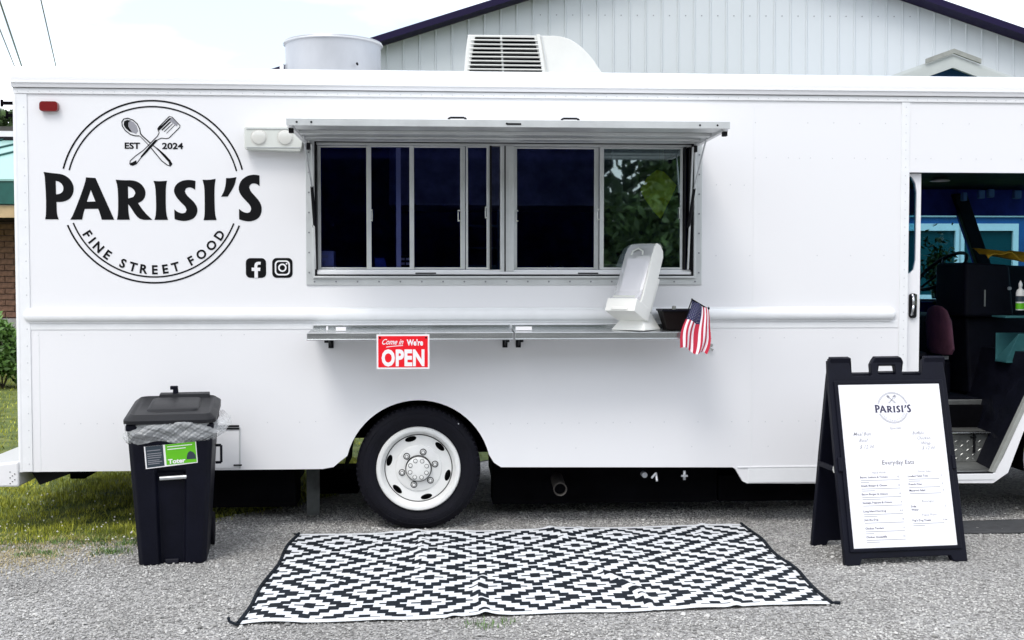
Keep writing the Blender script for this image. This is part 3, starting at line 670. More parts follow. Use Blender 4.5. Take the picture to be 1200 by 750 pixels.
for x, s_ in ((-.795, 1), (1.565, -1)):
    g_ = MB().cyl((x, -.03, 1.93), (x + s_ * .004, -.20, 2.16), .010, n=10).cyl((x + s_ * .004, -.20, 2.16), (x - s_ * .02, -.42, 2.445), .0055, n=8, mi=1).cyl((x - .012, -.03, 1.93), (x + .012, -.03, 1.93), .009, n=8)
    g_.build('gas_strut', ['black_metal', 'aluminium'], aw)
    MB().box(x - s_ * .045 - .012, x - s_ * .045 + .012, -.78, -.74, 2.415, 2.44).box(x - s_ * .03 - .01, x - s_ * .03 + .01, -.09, -.05, 2.40, 2.44).build('strut_bracket', 'black_metal', aw)
    MB().hexa([(x - .004, -.016, 1.66), (x + .006, -.016, 1.66), (x + .006, .0, 1.66), (x - .004, .0, 1.66), (x - s_ * .012 - .004, -.09, 2.43), (x - s_ * .012 + .006, -.09, 2.43), (x - s_ * .012 + .006, -.07, 2.43), (x - s_ * .012 - .004, -.07, 2.43)]).build('stay_bar', 'frame_alu', aw)

# ---------------------------------------------------------------- folding shelf in two lengths
for x0, x1, lab in ((-.812, .428, None), (.438, 1.640, None)):
    s_ = MB().hexa([(x0, -.33, 1.262), (x1, -.33, 1.262), (x1, -.012, 1.272), (x0, -.012, 1.272), (x0, -.33, 1.275), (x1, -.33, 1.275), (x1, -.012, 1.292), (x0, -.012, 1.292)]).box(x0, x1, -.336, -.331, 1.232, 1.277).box(x0, x1, -.350, -.337, 1.232, 1.240).box(x0, x1, -.012, -.002, 1.262, 1.312)
    s_.build('serving_shelf', 'stainless', tk, bevel=.0025)
for x in (-.70, .395, .480):
    s_ = MB().hexa([(x - .005, -.22, 1.235), (x + .005, -.22, 1.235), (x + .005, -.02, 1.175), (x - .005, -.02, 1.175), (x - .005, -.22, 1.25), (x + .005, -.22, 1.25), (x + .005, -.02, 1.19), (x - .005, -.02, 1.19)])
    s_.box(x - .016, x + .016, -.016, -.001, 1.165, 1.26).box(x - .012, x + .012, -.30, -.24, 1.215, 1.2615).build('shelf_bracket', 'black_metal', tk, bevel=.002)
b = MB()
for x, w in ((-.62, .03), (.50, .05)): b.box(x - w, x + w, -.215, -.195, 1.284, 1.306)
b.box(-.71, -.70, -.2, -.18, 1.286, 1.31)
b.build('shelf_tag', 'sign_white', tk, kind='stuff')

# ---------------------------------------------------------------- wheels
def wheel(cx, y, full=True):
    w = thing('wheel', '', '', (0, 0, 0)); del w['label']; del w['category']; w.parent = tk; w.location = (cx, y, .392)
    prof = [(.262, .030), (.272, .012), (.300, .001), (.335, -.006), (.362, .002), (.382, .016), (.393, .034), (.396, .05), (.396, .062), (.388, .064), (.388, .072), (.396, .074), (.396, .10), (.388, .102), (.388, .110), (.396, .112), (.396, .138), (.388, .140), (.388, .148), (.396, .15), (.393, .175), (.375, .20), (.33, .215), (.262, .20)]
    b = MB(); b.lathe(prof, (0, 0, 0), n=96)
    b.v = [(x, yy, z if z > -.36 else -.36 + (z + .36) * .85 if z > -.385 else max(z, -.3915)) for x, yy, z in b.v]
    for i in range(72):       # tread blocks biting the shoulder
        t = 2 * math.pi * i / 72
        if math.sin(t) > -.93:
            mtx = Matrix.Rotation(-t, 4, 'Y'); b.box(.380, .3955, .018, .040, -.006, .006, 0, mtx)
    ty = b.build('tyre', 'rubber', w)
    b = MB()
    for a, tx in ((90, ''),):
        b.lathe([(.318, -.0035), (.321, -.0052), (.324, -.0045)], (0, 0, 0), n=64); b.lathe([(.352, -.0012), (.355, -.003), (.358, .0)], (0, 0, 0), n=64)
    for i in range(26):
        t = R(200 + i * 5.3); mtx = Matrix.Rotation(-t, 4, 'Y')
        if i % 5 != 3: b.box(.330, .346, -.0075, -.003, -.004, .004, 0, mtx)
    b.build('sidewall_relief', 'rubber', w, kind='stuff')
    if not full: return w
    b = MB()
    b.lathe([(.262, .035), (.268, .018), (.268, .002), (.262, -.006), (.252, -.008), (.240, -.004), (.232, .010), (.226, .030), (.219, .034), (.216, .040)], (0, 0, 0), n=72)
    rim = b.build('rim', 'rim_white', w)
    b = MB().lathe([(.2165, .034), (.2135, .031), (.2115, .034)], (0, 0, 0), n=64); b.build('rim_groove', 'grease', w)
    holes = [ellipse(.192 * math.cos(R(45 + 60 * i)), .192 * math.sin(R(45 + 60 * i)), .038, .018, 18, R(45 + 60 * i + 90)) for i in range(6)]
    b = MB().plate(ellipse(0, 0, .2125, .2125, 64), holes, .036, .048)
    disc = b.build('disc', 'rim_white', w, bevel=.003)
    MB().lathe([(0, .10), (.25, .10), (.25, .12)], (0, 0, 0), n=40).build('brake_drum', 'black_metal', w)
    b = MB(); b.lathe([(.150, .0365), (.147, .030), (.140, .026), (.085, .022), (.083, .0255)], (0, 0, 0), n=48); b.build('disc_swell', 'rim_white', w)
    hub = MB().lathe([(.080, .030), (.080, .0), (.074, -.008), (.066, -.012), (.0, -.013)], (0, 0, 0), n=36).build('hub', 'rim_white', w)
    b = MB().lathe([(.0835, .0215), (.0835, .016), (.0800, .016)], (0, 0, 0), n=36).lathe([(.0815, -.001), (.0822, -.004), (.0790, -.0055)], (0, 0, 0), n=36); b.build('hub_grime', 'grease', w)
    hb = MB().cyl((0, -.006, 0), (0, .004, 0), .0095, n=6).lathe([(.0108, .0005), (.0140, -.0008), (.0140, .002)], (0, 0, 0), n=12, mi=1).build('hub_bolt', ['rim_white', 'grease'], w, loc=(.056, -.0125, 0))
    for i in range(8):
        t = R(20 + 45 * i); loc = (.056 * math.cos(t), -.0125, .056 * math.sin(t))
        if i == 0: hb.location = loc
        else: piece(hb, loc, w)
    nut = MB().lathe([(0, -.016), (.008, -.016), (.009, -.012), (.014, -.011), (.016, -.004), (.016, .0)], (0, 0, 0), n=16).lathe([(.0165, -.001), (.0215, -.0022), (.0215, .002)], (0, 0, 0), n=16, mi=1).lathe([(.0088, -.0128), (.0105, -.0135), (.0118, -.0124)], (0, 0, 0), n=14, mi=1).build('wheel_nut', ['rim_white', 'grease'], w)
    for i in range(6):
        t = R(14 + 60 * i); loc = (.108 * math.cos(t), .0235, .108 * math.sin(t))
        if i == 0: nut.location = loc
        else: piece(nut, loc, w)
    return w
wheel(-.155, .015); wheel(-.155, .25, False); wheel(4.33, .03); wheel(-.155, 1.85, False); wheel(-.155, 2.10, False); wheel(4.33, 2.10, False)
# wheel housings, chassis, added shade boxes, mud flap
b = MB()
for cx, r0, cz, a0, a1 in ((-.155, .47, .37, 180, 0), (4.33, .51, .42, 190, 0)):
    pts = arc(cx, cz, r0, a0, a1, 24); n = len(pts)
    for i in range(n - 1): b.add([(pts[i][0], .036, pts[i][1]), (pts[i + 1][0], .036, pts[i + 1][1]), (pts[i + 1][0], .66, pts[i + 1][1]), (pts[i][0], .66, pts[i][1])], [(0, 1, 2, 3)], 0, True)
b.build('wheel_housing', 'underbody', tk, kind='stuff')
MB().box(XL + .25, 5.2, .66, .76, .50, .70).box(.12, .42, .50, .64, .42, .70).box(XL + .25, 5.2, 1.62, 1.72, .57, .70).box(-.25, -.05, .35, 2.1, .30, .46).box(-2.0, -.97, .33, .60, .095, .41).box(.33, 1.85, .33, .60, .095, .38).box(-.96, -.60, .9, 1.2, .07, .24).box(-1.40, -1.05, .9, 1.5, .12, .48).box(.35, 2.9, .9, 1.5, .15, .48).box(1.86, 3.4, .33, .6, .095, .275).box(XL + .2, XL + .30, .3, 2.1, .30, .40).box(-1.95, -1.1, .62, 1.9, .30, .50).build('chassis', 'underbody', tk, bevel=.01)  # low boxes beside the rails added to black out the shaded underside
MB().cyl((-.155, .3, .38), (-.155, 2.1, .38), .06, n=12).lathe([(0, -.14), (.14, -.12), (.19, 0), (.14, .12), (0, .14)], (-.155, 1.18, .38), n=20).build('axle', 'underbody', tk)
MB().box(-.895, -.810, .30, .312, .045, .41).build('mud_flap', 'flap_rubber', tk)
MB().cyl((.76, .10, .235), (.76, .45, .28), .042, .042, n=20, caps=False).lathe([(.042, 0), (.045, -.002), (.042, -.004), (.036, 0)], (.76, .10, .235), n=20).build('exhaust_pipe', 'pipe_rust', tk)
MB().cyl((.76, .13, .238), (.76, .14, .239), .038, n=20).build('exhaust_bore', 'underbody', tk)
MB().cyl((1.31, .08, .325), (1.31, .14, .325), .018, n=14).cyl((1.34, .0, .32), (1.37, .02, .345), .007, n=8).cyl((1.375, .0, .30), (1.375, .04, .345), .008, n=8).build('drain_valve', 'galvanised', tk)
MB().cyl((1.56, .03, .30), (1.56, .03, .36), .009, n=8).box(1.54, 1.58, .02, .04, .322, .332).build('tap', 'galvanised', tk)
MB().hexa([(XL + .08, .10, .30), (XL + .30, .10, .38), (XL + .30, .50, .38), (XL + .08, .50, .30), (XL + .02, .10, .398), (XL + .55, .10, .398), (XL + .55, .50, .398), (XL + .02, .50, .398)]).build('rear_bracket', 'black_metal', tk)
bp = MB().hexa([(XL - .34, -.02, .31), (XL - .005, -.02, .31), (XL - .005, 2.0, .31), (XL - .34, 2.0, .31), (XL - .34, -.02, .43), (XL - .005, -.02, .47), (XL - .005, 2.0, .47), (XL - .34, 2.0, .43)]).build('rear_bumper', 'truck_white', tk, bevel=.012)
b = MB()
for i in range(7): b.box(XL - .06 + (i % 3) * .014, XL - .054 + (i % 3) * .014, -.023, -.0205, .33 + i * .012, .335 + i * .012)
b.build('scuff', 'grease', bp)
for w_, z_ in ((.09, 2.675), (.06, 2.60)): MB().box(XL - w_, XL, .02, .05, z_, z_ + .018).cyl((XL - w_, .035, z_ - .012), (XL - w_, .035, z_ + .03), .009, n=8).build('rear_door_hinge', 'underbody', tk)

# ---------------------------------------------------------------- roof gear
fan = MB().lathe([(.333, 2.90), (.333, 3.235), (.342, 3.243), (.345, 3.250), (.342, 3.257), (.336, 3.258), (.328, 3.250), (.326, 3.0), (.326, 2.95)], (-.765, .95, 0), axis='z', n=64).build('exhaust_fan', 'galvanised', tk)
MB().lathe([(.346, 3.238), (.349, 3.243), (.347, 3.247)], (-.765, .95, 0), axis='z', n=64).build('fan_lip_shadow', 'frame_alu', fan)  # thin aluminium ring standing proud of the fan lip
MB().box(-1.055, -1.035, .80, .82, 3.12, 3.19).build('fan_clip', 'black_metal', fan)
MB().box(-1.125, -1.098, .84, .88, 2.92, 3.10).build('fan_bracket', 'trim_white', fan, bevel=.004)
MB().cyl((-.575, .62, 3.06), (-.575, .655, 3.06), .008, n=8).build('fan_bolt', 'black_metal', fan)
# AC shroud: louvred end on the left, smooth rounded cowl on the right
def acz(u): return 3.285 if u < .62 else 3.285 - .29 * ((u - .62) / .38) ** 2.2
ac = MB()
axs = [(0.155, 2.9), (.168, 3.2), (.180, 3.285)] + [(.18 + .955 * t, acz(t)) for t in [i / 24 for i in range(1, 25)]] + [(1.135, 2.9)]
ac.plate(axs, y0=.72, y1=1.5); a_o = ac.build('air_conditioner', 'ac_white', tk, bevel=.006, seg=2)
for i in range(9):
    z = 3.262 - i * .0285; xo = .008 * i
    b = MB().box(.228 - xo * .6, .402 + xo * .2, .712, .7185, z - .0055, z + .0055).box(.416 + xo * .2, .640 + xo * .85 - .01 * 0, .712, .7185, z - .0055, z + .0055)
    b.build('vent_slot', 'underbody', a_o)
for i in range(9):
    z = 3.262 - i * .0285 - .010; xo = .008 * i
    MB().hexa([(.20 - xo * .4, .706, z - .007), (.66 + xo * .7, .706, z - .007), (.66 + xo * .7, .719, z - .007), (.20 - xo * .4, .719, z - .007), (.20 - xo * .4, .716, z + .002), (.66 + xo * .7, .716, z + .002), (.66 + xo * .7, .719, z + .002), (.20 - xo * .4, .719, z + .002)]).build('louvre', 'ac_white', a_o)
MB().ribbon([(.690, 3.28), (.745, 2.96)], .006, .712, .7195).ribbon([(.665, 3.292), (.715, 2.96)], .022, .709, .7195, 1).build('cowl_seam', ['frame_alu', 'ac_white'], a_o)
# ---------------------------------------------------------------- cab door, steps
sd_ = MB().plate([(3.014, .33), (3.108, .33), (3.108, 2.284), (3.014, 2.284)], [[(3.0145 + .001, 1.635), (3.04, 1.635), (3.066, 1.66), (3.078, 1.72), (3.080, 2.16), (3.070, 2.22), (3.045, 2.262), (3.0155, 2.272)]], .040, .075).build('sliding_door', 'truck_white', tk, bevel=.003)
MB().box(3.0155, 3.09, .055, .060, 1.62, 2.275).build('pane', 'glass_cab', sd_)
MB().plate(rrect(3.035, 3.082, 1.345, 1.505, .018, 4), y0=.022, y1=.0395).build('lock_plate', 'black_metal', sd_, bevel=.003)
MB().tube([(3.046, .03, 1.36), (3.046, .006, 1.375), (3.050, .0, 1.43), (3.050, .006, 1.488), (3.050, .03, 1.50)], .0075, n=8).box(3.062, 3.076, .006, .021, 1.43, 1.50).build('door_handle', 'chrome', sd_)
# step well
st = MB()
st.box(3.014, 3.72, .05, .42, .325, .335, 0).box(3.014, 3.80, .40, .42, .336, .530).box(3.014, 3.84, .42, .72, .53, .54).box(3.014, 3.90, .70, .72, .541, .735).build('step', 'diamond_steel', tk, bevel=.004)
b = MB()
def tread(x0, x1, z0, z1, y):
    nx = int((x1 - x0) / .042); nz_ = int((z1 - z0) / .030)
    for i in range(nx):
        for j in range(nz_):
            cx = x0 + (i + .5) * .042; cz = z0 + (j + .5) * .030; a = R(38) if (i + j) % 2 else R(-38); c, s_ = math.cos(a), math.sin(a); l, w = .016, .0042
            vs = [(cx + l * c, y, cz + l * s_), (cx - w * s_, y, cz + w * c), (cx - l * c, y, cz - l * s_), (cx + w * s_, y, cz - w * c), (cx, y - .004, cz)]
            b.add(vs, [(1, 0, 4), (2, 1, 4), (3, 2, 4), (0, 3, 4)], 0, True)
tread(3.30, 3.76, .345, .50, .3995); tread(3.30, 3.85, .545, .72, .6995)
b.build('tread_pattern', 'diamond_steel', tk, kind='stuff')
MB().box(3.014, 3.76, .36, .42, .531 + .0095, .545).box(3.65, 3.665, .385, .3995, .40, .53, 1).box(3.63, 3.67, .383, .3995, .505, .515, 1).build('step_nosing', ['stainless', 'black_metal'], tk, bevel=.002)
MB().box(3.014, 3.612, -.004, .05, .285, .324).box(3.014, 3.60, .0, .05, .3245, .332, 1).build('door_sill', ['trim_white', 'black_metal'], tk, bevel=.002)
MB().hexa([(3.585, -.003, .333), (3.612, -.003, .333), (3.612, .04, .333), (3.585, .04, .333), (3.925, -.003, 1.06), (3.960, -.003, 1.06), (3.960, .04, 1.06), (3.925, .04, 1.06)]).build('kick_panel_edge', 'shop_grey', tk, bevel=.002)
MB().hexa([(3.62, .041, .333), (3.66, .041, .333), (3.80, .95, .333), (3.76, .95, .333), (3.95, .041, 1.10), (4.00, .041, 1.10), (4.02, .95, 1.10), (3.95, .95, 1.10)]).build('kick_panel', 'dash', tk)
MB().box(3.0, 3.014, .036, 2.3, .30, 2.79).box(3.03, 3.6, .735, .745, .2, .735).build('cab_partition', 'interior_navy', tk) if False else None
# cab interior
ds = MB()
ds.hexa([(3.86, .90, .745), (4.9, .90, .745), (4.9, 2.2, .745), (3.86, 2.2, .745), (3.82, .90, 1.32), (5.4, .90, 1.32), (5.4, 2.2, 1.32), (3.9, 2.2, 1.32)])
ds.hexa([(3.77, .80, 1.325), (4.14, .80, 1.325), (4.14, 1.3, 1.325), (3.77, 1.3, 1.325), (3.77, .80, 1.72), (4.10, .80, 1.70), (4.10, 1.3, 1.70), (3.77, 1.3, 1.72)])
ds.hexa([(4.05, 1.35, 1.2), (5.4, 1.35, 1.2), (5.4, 2.25, 1.2), (4.25, 2.25, 1.2), (4.05, 1.35, 1.72), (5.4, 1.35, 1.66), (5.4, 2.25, 1.60), (4.50, 2.25, 1.66)])
dsh = ds.build('dashboard', 'dash', tk, bevel=.025, seg=3)
MB().cyl((4.095, .785, 1.53), (4.095, .80, 1.53), .013, n=12).build('dash_knob', 'frame_alu', dsh)
MB().box(3.91, 3.918, .79, .799, 1.40, 1.52).build('dash_handle', 'shop_grey', dsh)
swh = MB(); c = Vector((4.02, 1.75, 1.66)); ax = Vector((-.62, -.1, .72)).normalized(); a = ax.orthogonal().normalized(); bb = ax.cross(a); pts = [c + a * (.225 * math.cos(t)) + bb * (.225 * math.sin(t)) for t in [2 * math.pi * i / 28 for i in range(29)]]
swh.tube(pts, .014, n=8).cyl(c - ax * .01, c - ax * .42, .028, n=10).cyl(c + ax * .01, c - ax * .05, .05, n=14)
for t in (.3, 2.4, 4.5): swh.cyl(c, c + a * (.22 * math.cos(t)) + bb * (.22 * math.sin(t)), .010, n=6)
swh.build('steering_wheel', 'black_plastic', tk)
MB().hexa([(4.68, WD - .10, 1.40), (4.80, WD - .10, 1.40), (4.80, WD - .036, 1.40), (4.68, WD - .036, 1.40), (4.34, WD - .10, 2.32), (4.46, WD - .10, 2.32), (4.46, WD - .036, 2.32), (4.34, WD - .036, 2.32)]).build('pillar', 'dash', tk, bevel=.008)
fg = MB().box(3.50, 5.35, WD - .02, WD - .014, 1.38, 2.34).build('far_door_window', 'glass_cab', tk)
MB().box(3.9, 4.33, WD - .11, WD - .0355, 1.405, 1.425).build('window_rail', 'frame_alu', tk)
seat = MB().lathe([(0, 0), (.07, .01), (.085, .05), (.08, .25), (.06, .33), (.03, .36), (0, .365)], (0, 0, 0), axis='z', n=24)
seat.v = [(x * .50 - .12 * z * z, y * 2.6, z) for x, y, z in seat.v]
seat.build('seat_bolster', 'dusky_pink', tk, loc=(3.675, .98, 1.04), rot=(0, R(-3), 0))
MB().box(3.05, 3.75, .95, 1.45, .745, 1.0).box(3.05, 3.58, .96, 1.45, 1.001, 1.06).build('seat', 'dash', tk, bevel=.03)
MB().box(3.55, 3.70, .90, .92, 1.01, 1.035).build('seat_rail', 'galvanised', tk)
b = MB()
for x, w, z in ((4.28, .04, 2.24), (4.42, .05, 2.26), (4.50, .05, 2.27), (4.72, .06, 2.26)): MB().box(x, x + w, 1.95, 2.0, z, z + .07).build('switch_panel', 'interior_blue', tk, bevel=.008)
MB().box(3.1, 5.1, .05, 2.3, 2.36, 2.42).build('cab_headliner', 'dash', tk)
MB().lathe([(0, 0), (.05, -.004), (.07, -.012), (.075, -.02)], (3.75, 1.2, 2.355), axis='z', n=20).build('dome_lamp', 'lens_clear', tk)

# ---------------------------------------------------------------- kitchen seen through the window (parts fixed to the truck)
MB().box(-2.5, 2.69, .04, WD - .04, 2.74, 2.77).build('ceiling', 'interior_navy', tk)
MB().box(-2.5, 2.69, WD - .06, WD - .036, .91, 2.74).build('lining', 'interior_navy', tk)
MB().box(-1.2, 1.65, 1.55, WD - .07, .91, 1.42).build('cook_line', 'interior_steel', tk, bevel=.01)
MB().hexa([(-.4, 1.35, 2.15), (1.5, 1.35, 2.15), (1.5, 2.2, 2.15), (-.4, 2.2, 2.15), (-.4, 1.6, 2.7), (1.5, 1.6, 2.7), (1.5, 2.2, 2.7), (-.4, 2.2, 2.7)]).build('hood', 'interior_steel', tk, bevel=.01)
MB().box(-.80, 1.62, .12, .48, 1.55, 1.58).build('inner_counter', 'interior_steel', tk, bevel=.004)
b = MB().box(.20, .50, 2.0, 2.2, 2.02, 2.035).box(.20, .50, 2.0, 2.2, 1.84, 1.855).box(.44, .46, 1.99, 2.01, 1.65, 2.25).box(.18, .6, 2.0, 2.2, 1.66, 1.71)
b.build('wall_rack', 'interior_blue', tk, bevel=.003)
MB().box(1.25, 1.65, 1.2, 1.6, 2.44, 2.6).build('ceiling_unit', 'interior_steel', tk, bevel=.02)

# ---------------------------------------------------------------- round logo and social marks on the side
lg_x, lg_z, kx, kz = -1.788, 2.139, .005206, .00527
def LP(u, v): return (lg_x + (u - 180) * kx, lg_z - (v - 225) * kz)
YF, YB = -.0022, -.0003
def arcband(b, ra, rb, a0, a1, n=60):
    for i in range(n):
        t0, t1 = R(a0 + (a1 - a0) * i / n), R(a0 + (a1 - a0) * (i + 1) / n)
        q = [(lg_x + r * math.cos(t), lg_z + r * math.sin(t)) for r, t in ((ra, t0), (rb, t0), (rb, t1), (ra, t1))]
        b.hexa([(x, YF, z) for x, z in q][::-1] + [(x, YB, z) for x, z in q][::-1])
b = MB()
for ra, rb in ((.558, .568), (.522, .531)):
    arcband(b, ra, rb, -21.5, -158.5)
    if ra > .54: lg = b.build('logo', 'ink', tk); b = MB()
    else: b.build('ring', 'ink', lg)
    b = MB(); arcband(b, ra, rb, 14.5, 165.5); b.build('ring', 'ink', lg); b = MB()
o1, o2, sc = (45, 190), (175, 190), 8.571
GL = [
 (o1, [(62,104),(78,106),(150,116),(210,120),(262,132),(310,160),(345,205),(362,260),(355,315),(330,360),(290,390),(240,403),(186,404),(188,500),(194,545),(207,578),(72,578),(82,520),(84,350),(76,180),(72,135)], [(182,192),(215,200),(245,225),(260,262),(252,300),(225,322),(184,328)]),
 (o1, [(484,156),(578,162),(760,580),(636,580),(612,495),(600,470),(468,472),(455,505),(440,580),(322,580),(352,530),(440,310),(478,195)], [(530,280),(575,398),(488,400)]),
 (o1, [(780,178),(860,184),(940,182),(1000,196),(1050,235),(1078,290),(1074,345),(1045,390),(1000,412),(1060,500),(1142,580),(1030,580),(980,540),(930,460),(902,422),(902,500),(916,580),(788,580),(800,520),(803,350),(797,240)], [(902,244),(940,258),(968,285),(975,315),(955,350),(902,366)]),
 (o2, [(44,188),(110,192),(180,186),(168,240),(164,380),(168,520),(186,580),(50,580),(66,520),(68,380),(62,240)], None),
 (o2, [(466,186),(462,275),(430,255),(400,250),(370,262),(358,290),(372,325),(410,362),(455,405),(482,455),(484,500),(462,548),(420,578),(355,592),(300,586),(252,572),(250,474),(285,502),(330,516),(362,505),(374,478),(362,445),(320,405),(275,355),(250,305),(250,265),(272,222),(320,188),(380,176),(430,178)], None),
 (o2, [(538,174),(600,176),(670,164),(658,240),(656,380),(660,520),(676,580),(545,582),(556,530),(558,380),(556,250)], None),
 (o2, [(776,156),(820,156),(880,146),(866,210),(838,270),(790,342),(724,344),(754,290),(772,220)], None),
 (o2, [(1114,128),(1114,236),(1085,212),(1050,206),(1020,220),(1008,248),(1024,290),(1065,335),(1110,385),(1134,440),(1134,490),(1115,545),(1070,580),(1010,594),(955,588),(904,572),(904,466),(940,495),(985,510),(1015,498),(1028,470),(1018,430),(975,385),(930,335),(903,285),(903,235),(930,175),(985,134),(1045,120),(1085,122)], None)]
def soften(p):       # round the gentle corners, keep the sharp ones
    out = []; n = len(p)
    for i in range(n):
        a, c, d = Vector(p[i - 1]), Vector(p[i]), Vector(p[(i + 1) % n]); ang = abs((c - a).angle(d - c))
        if ang < R(42): out += [tuple(c.lerp(a, .25)), tuple(c.lerp(d, .25))]
        else: out.append(tuple(c))
    return out
def glyphs(f, yf, yb, mtx=None, only=None):
    b = MB()
    for (ox, oz), p, h_ in (GL if only is None else [GL[only]]):
        g = lambda q: [f(ox + x / sc, oz + y / sc) for x, y in q]
        b.plate(g(soften(p)), [g(soften(h_))] if h_ else [], yf, yb, mtx=mtx)
    return b
for k_ in range(len(GL)): glyphs(LP, YF, YB, only=k_).build('letter', 'ink', lg)
def arc_text(b, txt, r, a0, a1, h, y, cx, cz, mi=0, mtx=None, bold=.012):
    ws = []
    for ch in txt: ws.append(.42 if ch == ' ' else {'I': .32, 'F': .62, 'E': .64, 'N': .80, 'T': .64, 'S': .66, 'R': .70, 'O': .84, 'D': .78}.get(ch, .7))
    tot = sum(ws) - ws[0] / 2 - ws[-1] / 2; acc = 0
    for i, ch in enumerate(txt):
        if i: acc += ws[i - 1] / 2 + ws[i] / 2
        t = R(a0 + (a1 - a0) * acc / tot)
        b_ = MB() if b is None else b
        if ch != ' ': put_text(b_, ch, cx + r * math.cos(t), cz + r * math.sin(t), h, y, bold=bold, align='CENTER', rot=t + math.pi / 2, mi=mi, mtx=mtx)
        if b is None and ch != ' ': b_.build('tagline_letter', 'ink', lg)
arc_text(None, 'FINE STREET FOOD', .508, -147, -33.5, .056, YF, lg_x, lg_z, bold=.03)
b = MB(); x, z = LP(147, 174.3); put_text(b, 'EST', x, z, .038, YF, bold=.03, width=LP(165, 0)[0] - x); x, z = LP(190.7, 174.3); put_text(b, '2024', x, z, .038, YF, bold=.03, width=LP(215.4, 0)[0] - x); b.build('date_lettering', 'ink', lg)
def IP(x, y): return LP(140 + x / 9.375, 125 + y / 9.375)
def icon(f, yf, yb, k=1.0, mtx=None):
    b = MB(); w = .0045 * k
    class B2:
        pass
    def st(pts, ww, mi=0, closed=False):
        m0 = MB(); m0.ribbon([f(*p) for p in pts], ww, yf, yb, closed=closed); b.add(m0.v, m0.f, mi, mtx=mtx)
    def pl(pts, mi=0): b.plate([f(*p) for p in pts], y0=yf, y1=yb, mi=mi, mtx=mtx)
    spoon = [(240,300),(232,245),(205,190),(160,150),(105,130),(60,138),(38,170),(42,215),(75,265),(130,308),(180,322),(225,322)]
    st(spoon, w * 1.25)
    pl([(62,165),(95,148),(135,155),(110,175),(108,215),(125,250),(150,285),(115,272),(78,240),(58,205)], 0)
    pl([(135,158),(165,172),(200,215),(215,270),(190,300),(150,283),(127,248),(112,214),(114,178)], 1)
    st([(228,322),(260,352),(335,432)], w * .8); st([(240,298),(262,325),(352,405)], w * 1.5)
    st([(355,455),(400,510),(470,595),(530,640),(565,652),(582,628),(560,590),(500,525),(430,465),(378,428)], w * 1.2)
    pl([(378,428),(440,475),(505,530),(560,590),(580,625),(570,650),(552,640),(545,605),(520,580),(450,500)], 0)
    st([(427,322),(445,285),(428,245),(440,225),(560,105),(590,115),(675,205),(672,225),(550,345),(520,350),(465,345),(430,362),(380,418),(300,505),(235,570),(190,630),(150,648),(118,630),(125,595),(180,545),(270,480),(340,410),(427,322)], w)
    pl([(440,225),(480,200),(560,125),(585,125),(560,150),(470,240),(445,262),(432,248)], 0)
    st([(475,258),(572,165)], w * 1.6); st([(500,275),(595,185)], w * .8); st([(525,292),(618,200)], w * .6)
    pl([(560,150),(590,120),(650,190),(640,215)], 1); pl([(430,362),(380,418),(300,505),(235,570),(240,545),(330,440),(400,365)], 0)
    pl([(118,625),(150,612),(190,590),(195,620),(150,648),(125,645)], 0)
    return b
icon(IP, YF, YB).build('utensil_emblem', ['ink', 'ink_light'], lg)
# social marks
fb = MB().plate(rrect(-1.226, -1.101, 1.607, 1.730, .028, 6), y0=YF, y1=YB).build('social_mark', 'ink', tk)
def FP(x, y): return (-1.226 + (x - 127) / 408 * .125, 1.730 - (y - 192) / 398 * .123)
fpts = [(300,591),(300,452),(245,452),(245,385),(300,385),(300,340),(312,300),(340,275),(378,265),(428,268),(424,325),(392,322),(368,332),(360,355),(360,385),(422,385),(415,452),(370,452),(370,591)]
MB().plate([FP(*p) for p in fpts], y0=-.0036, y1=-.0023).build('mark_letter', 'truck_white', fb)
ig = MB().plate(rrect(-1.063, -.937, 1.607, 1.731, .028, 6), y0=YF, y1=YB).build('social_mark', 'ink', tk)
icx, icz = -1.000, 1.669
b = MB(); b.plate(rrect(icx - .047, icx + .047, icz - .047, icz + .047, .026, 6), [rrect(icx - .038, icx + .038, icz - .038, icz + .038, .019, 6)], -.0036, -.0023)
b.plate(ellipse(icx, icz + .001, .026, .026, 28), [ellipse(icx, icz + .001, .0165, .0165, 28)], -.0036, -.0023); b.plate(ellipse(icx + .0265, icz + .026, .0055, .0055, 12), [], -.0036, -.0023)
b.build('mark_outline', 'truck_white', ig)

# ================================================================ THINGS AROUND THE TRUCK
# --- wheeled bin with liner
wb = thing('wheelie_bin', 'black wheeled bin with clear liner and green label, lid shut', 'bin', (-1.545, -.56, 0), R(8)); wb.scale = (.89, .93, .985)
def bsec(z):      # half widths of the body at height z
    t = z / .80; return .205 + .055 * t, .24 + .065 * t
b = MB()
def bprof(z, rec, y_in=.04):
    w, d = bsec(z); pts = [(-w + .03, -d), (-w * .40, -d), (-w * .34, -d + rec * y_in), (w * .34, -d + rec * y_in), (w * .40, -d), (w - .03, -d), (w, -d + .03), (w, d - .03), (w - .03, d), (-w + .03, d), (-w, d - .03), (-w, -d + .03)]
    return [(x, y, z) for x, y in pts]
lv = [(.0, 1.0), (.02, 1), (.30, 1.1), (.53, 1.0), (.56, 0), (.66, 0), (.80, 0)]
vs = [p for z, r_ in lv for p in bprof(z, r_)]; n = 12
b.add(vs, [(k * n + i, k * n + (i + 1) % n, (k + 1) * n + (i + 1) % n, (k + 1) * n + i) for k in range(len(lv) - 1) for i in range(n)] + [tuple(range(n))[::-1]])
b.hexa([(-.045, -.225, -.0), (.035, -.225, 0), (.035, .1, 0), (-.045, .1, 0), (-.05, -.215, .03), (.04, -.215, .03), (.04, .1, .03), (-.05, .1, .03)])
b.build('body', 'black_plastic', wb, bevel=.008, seg=2)
b = MB()
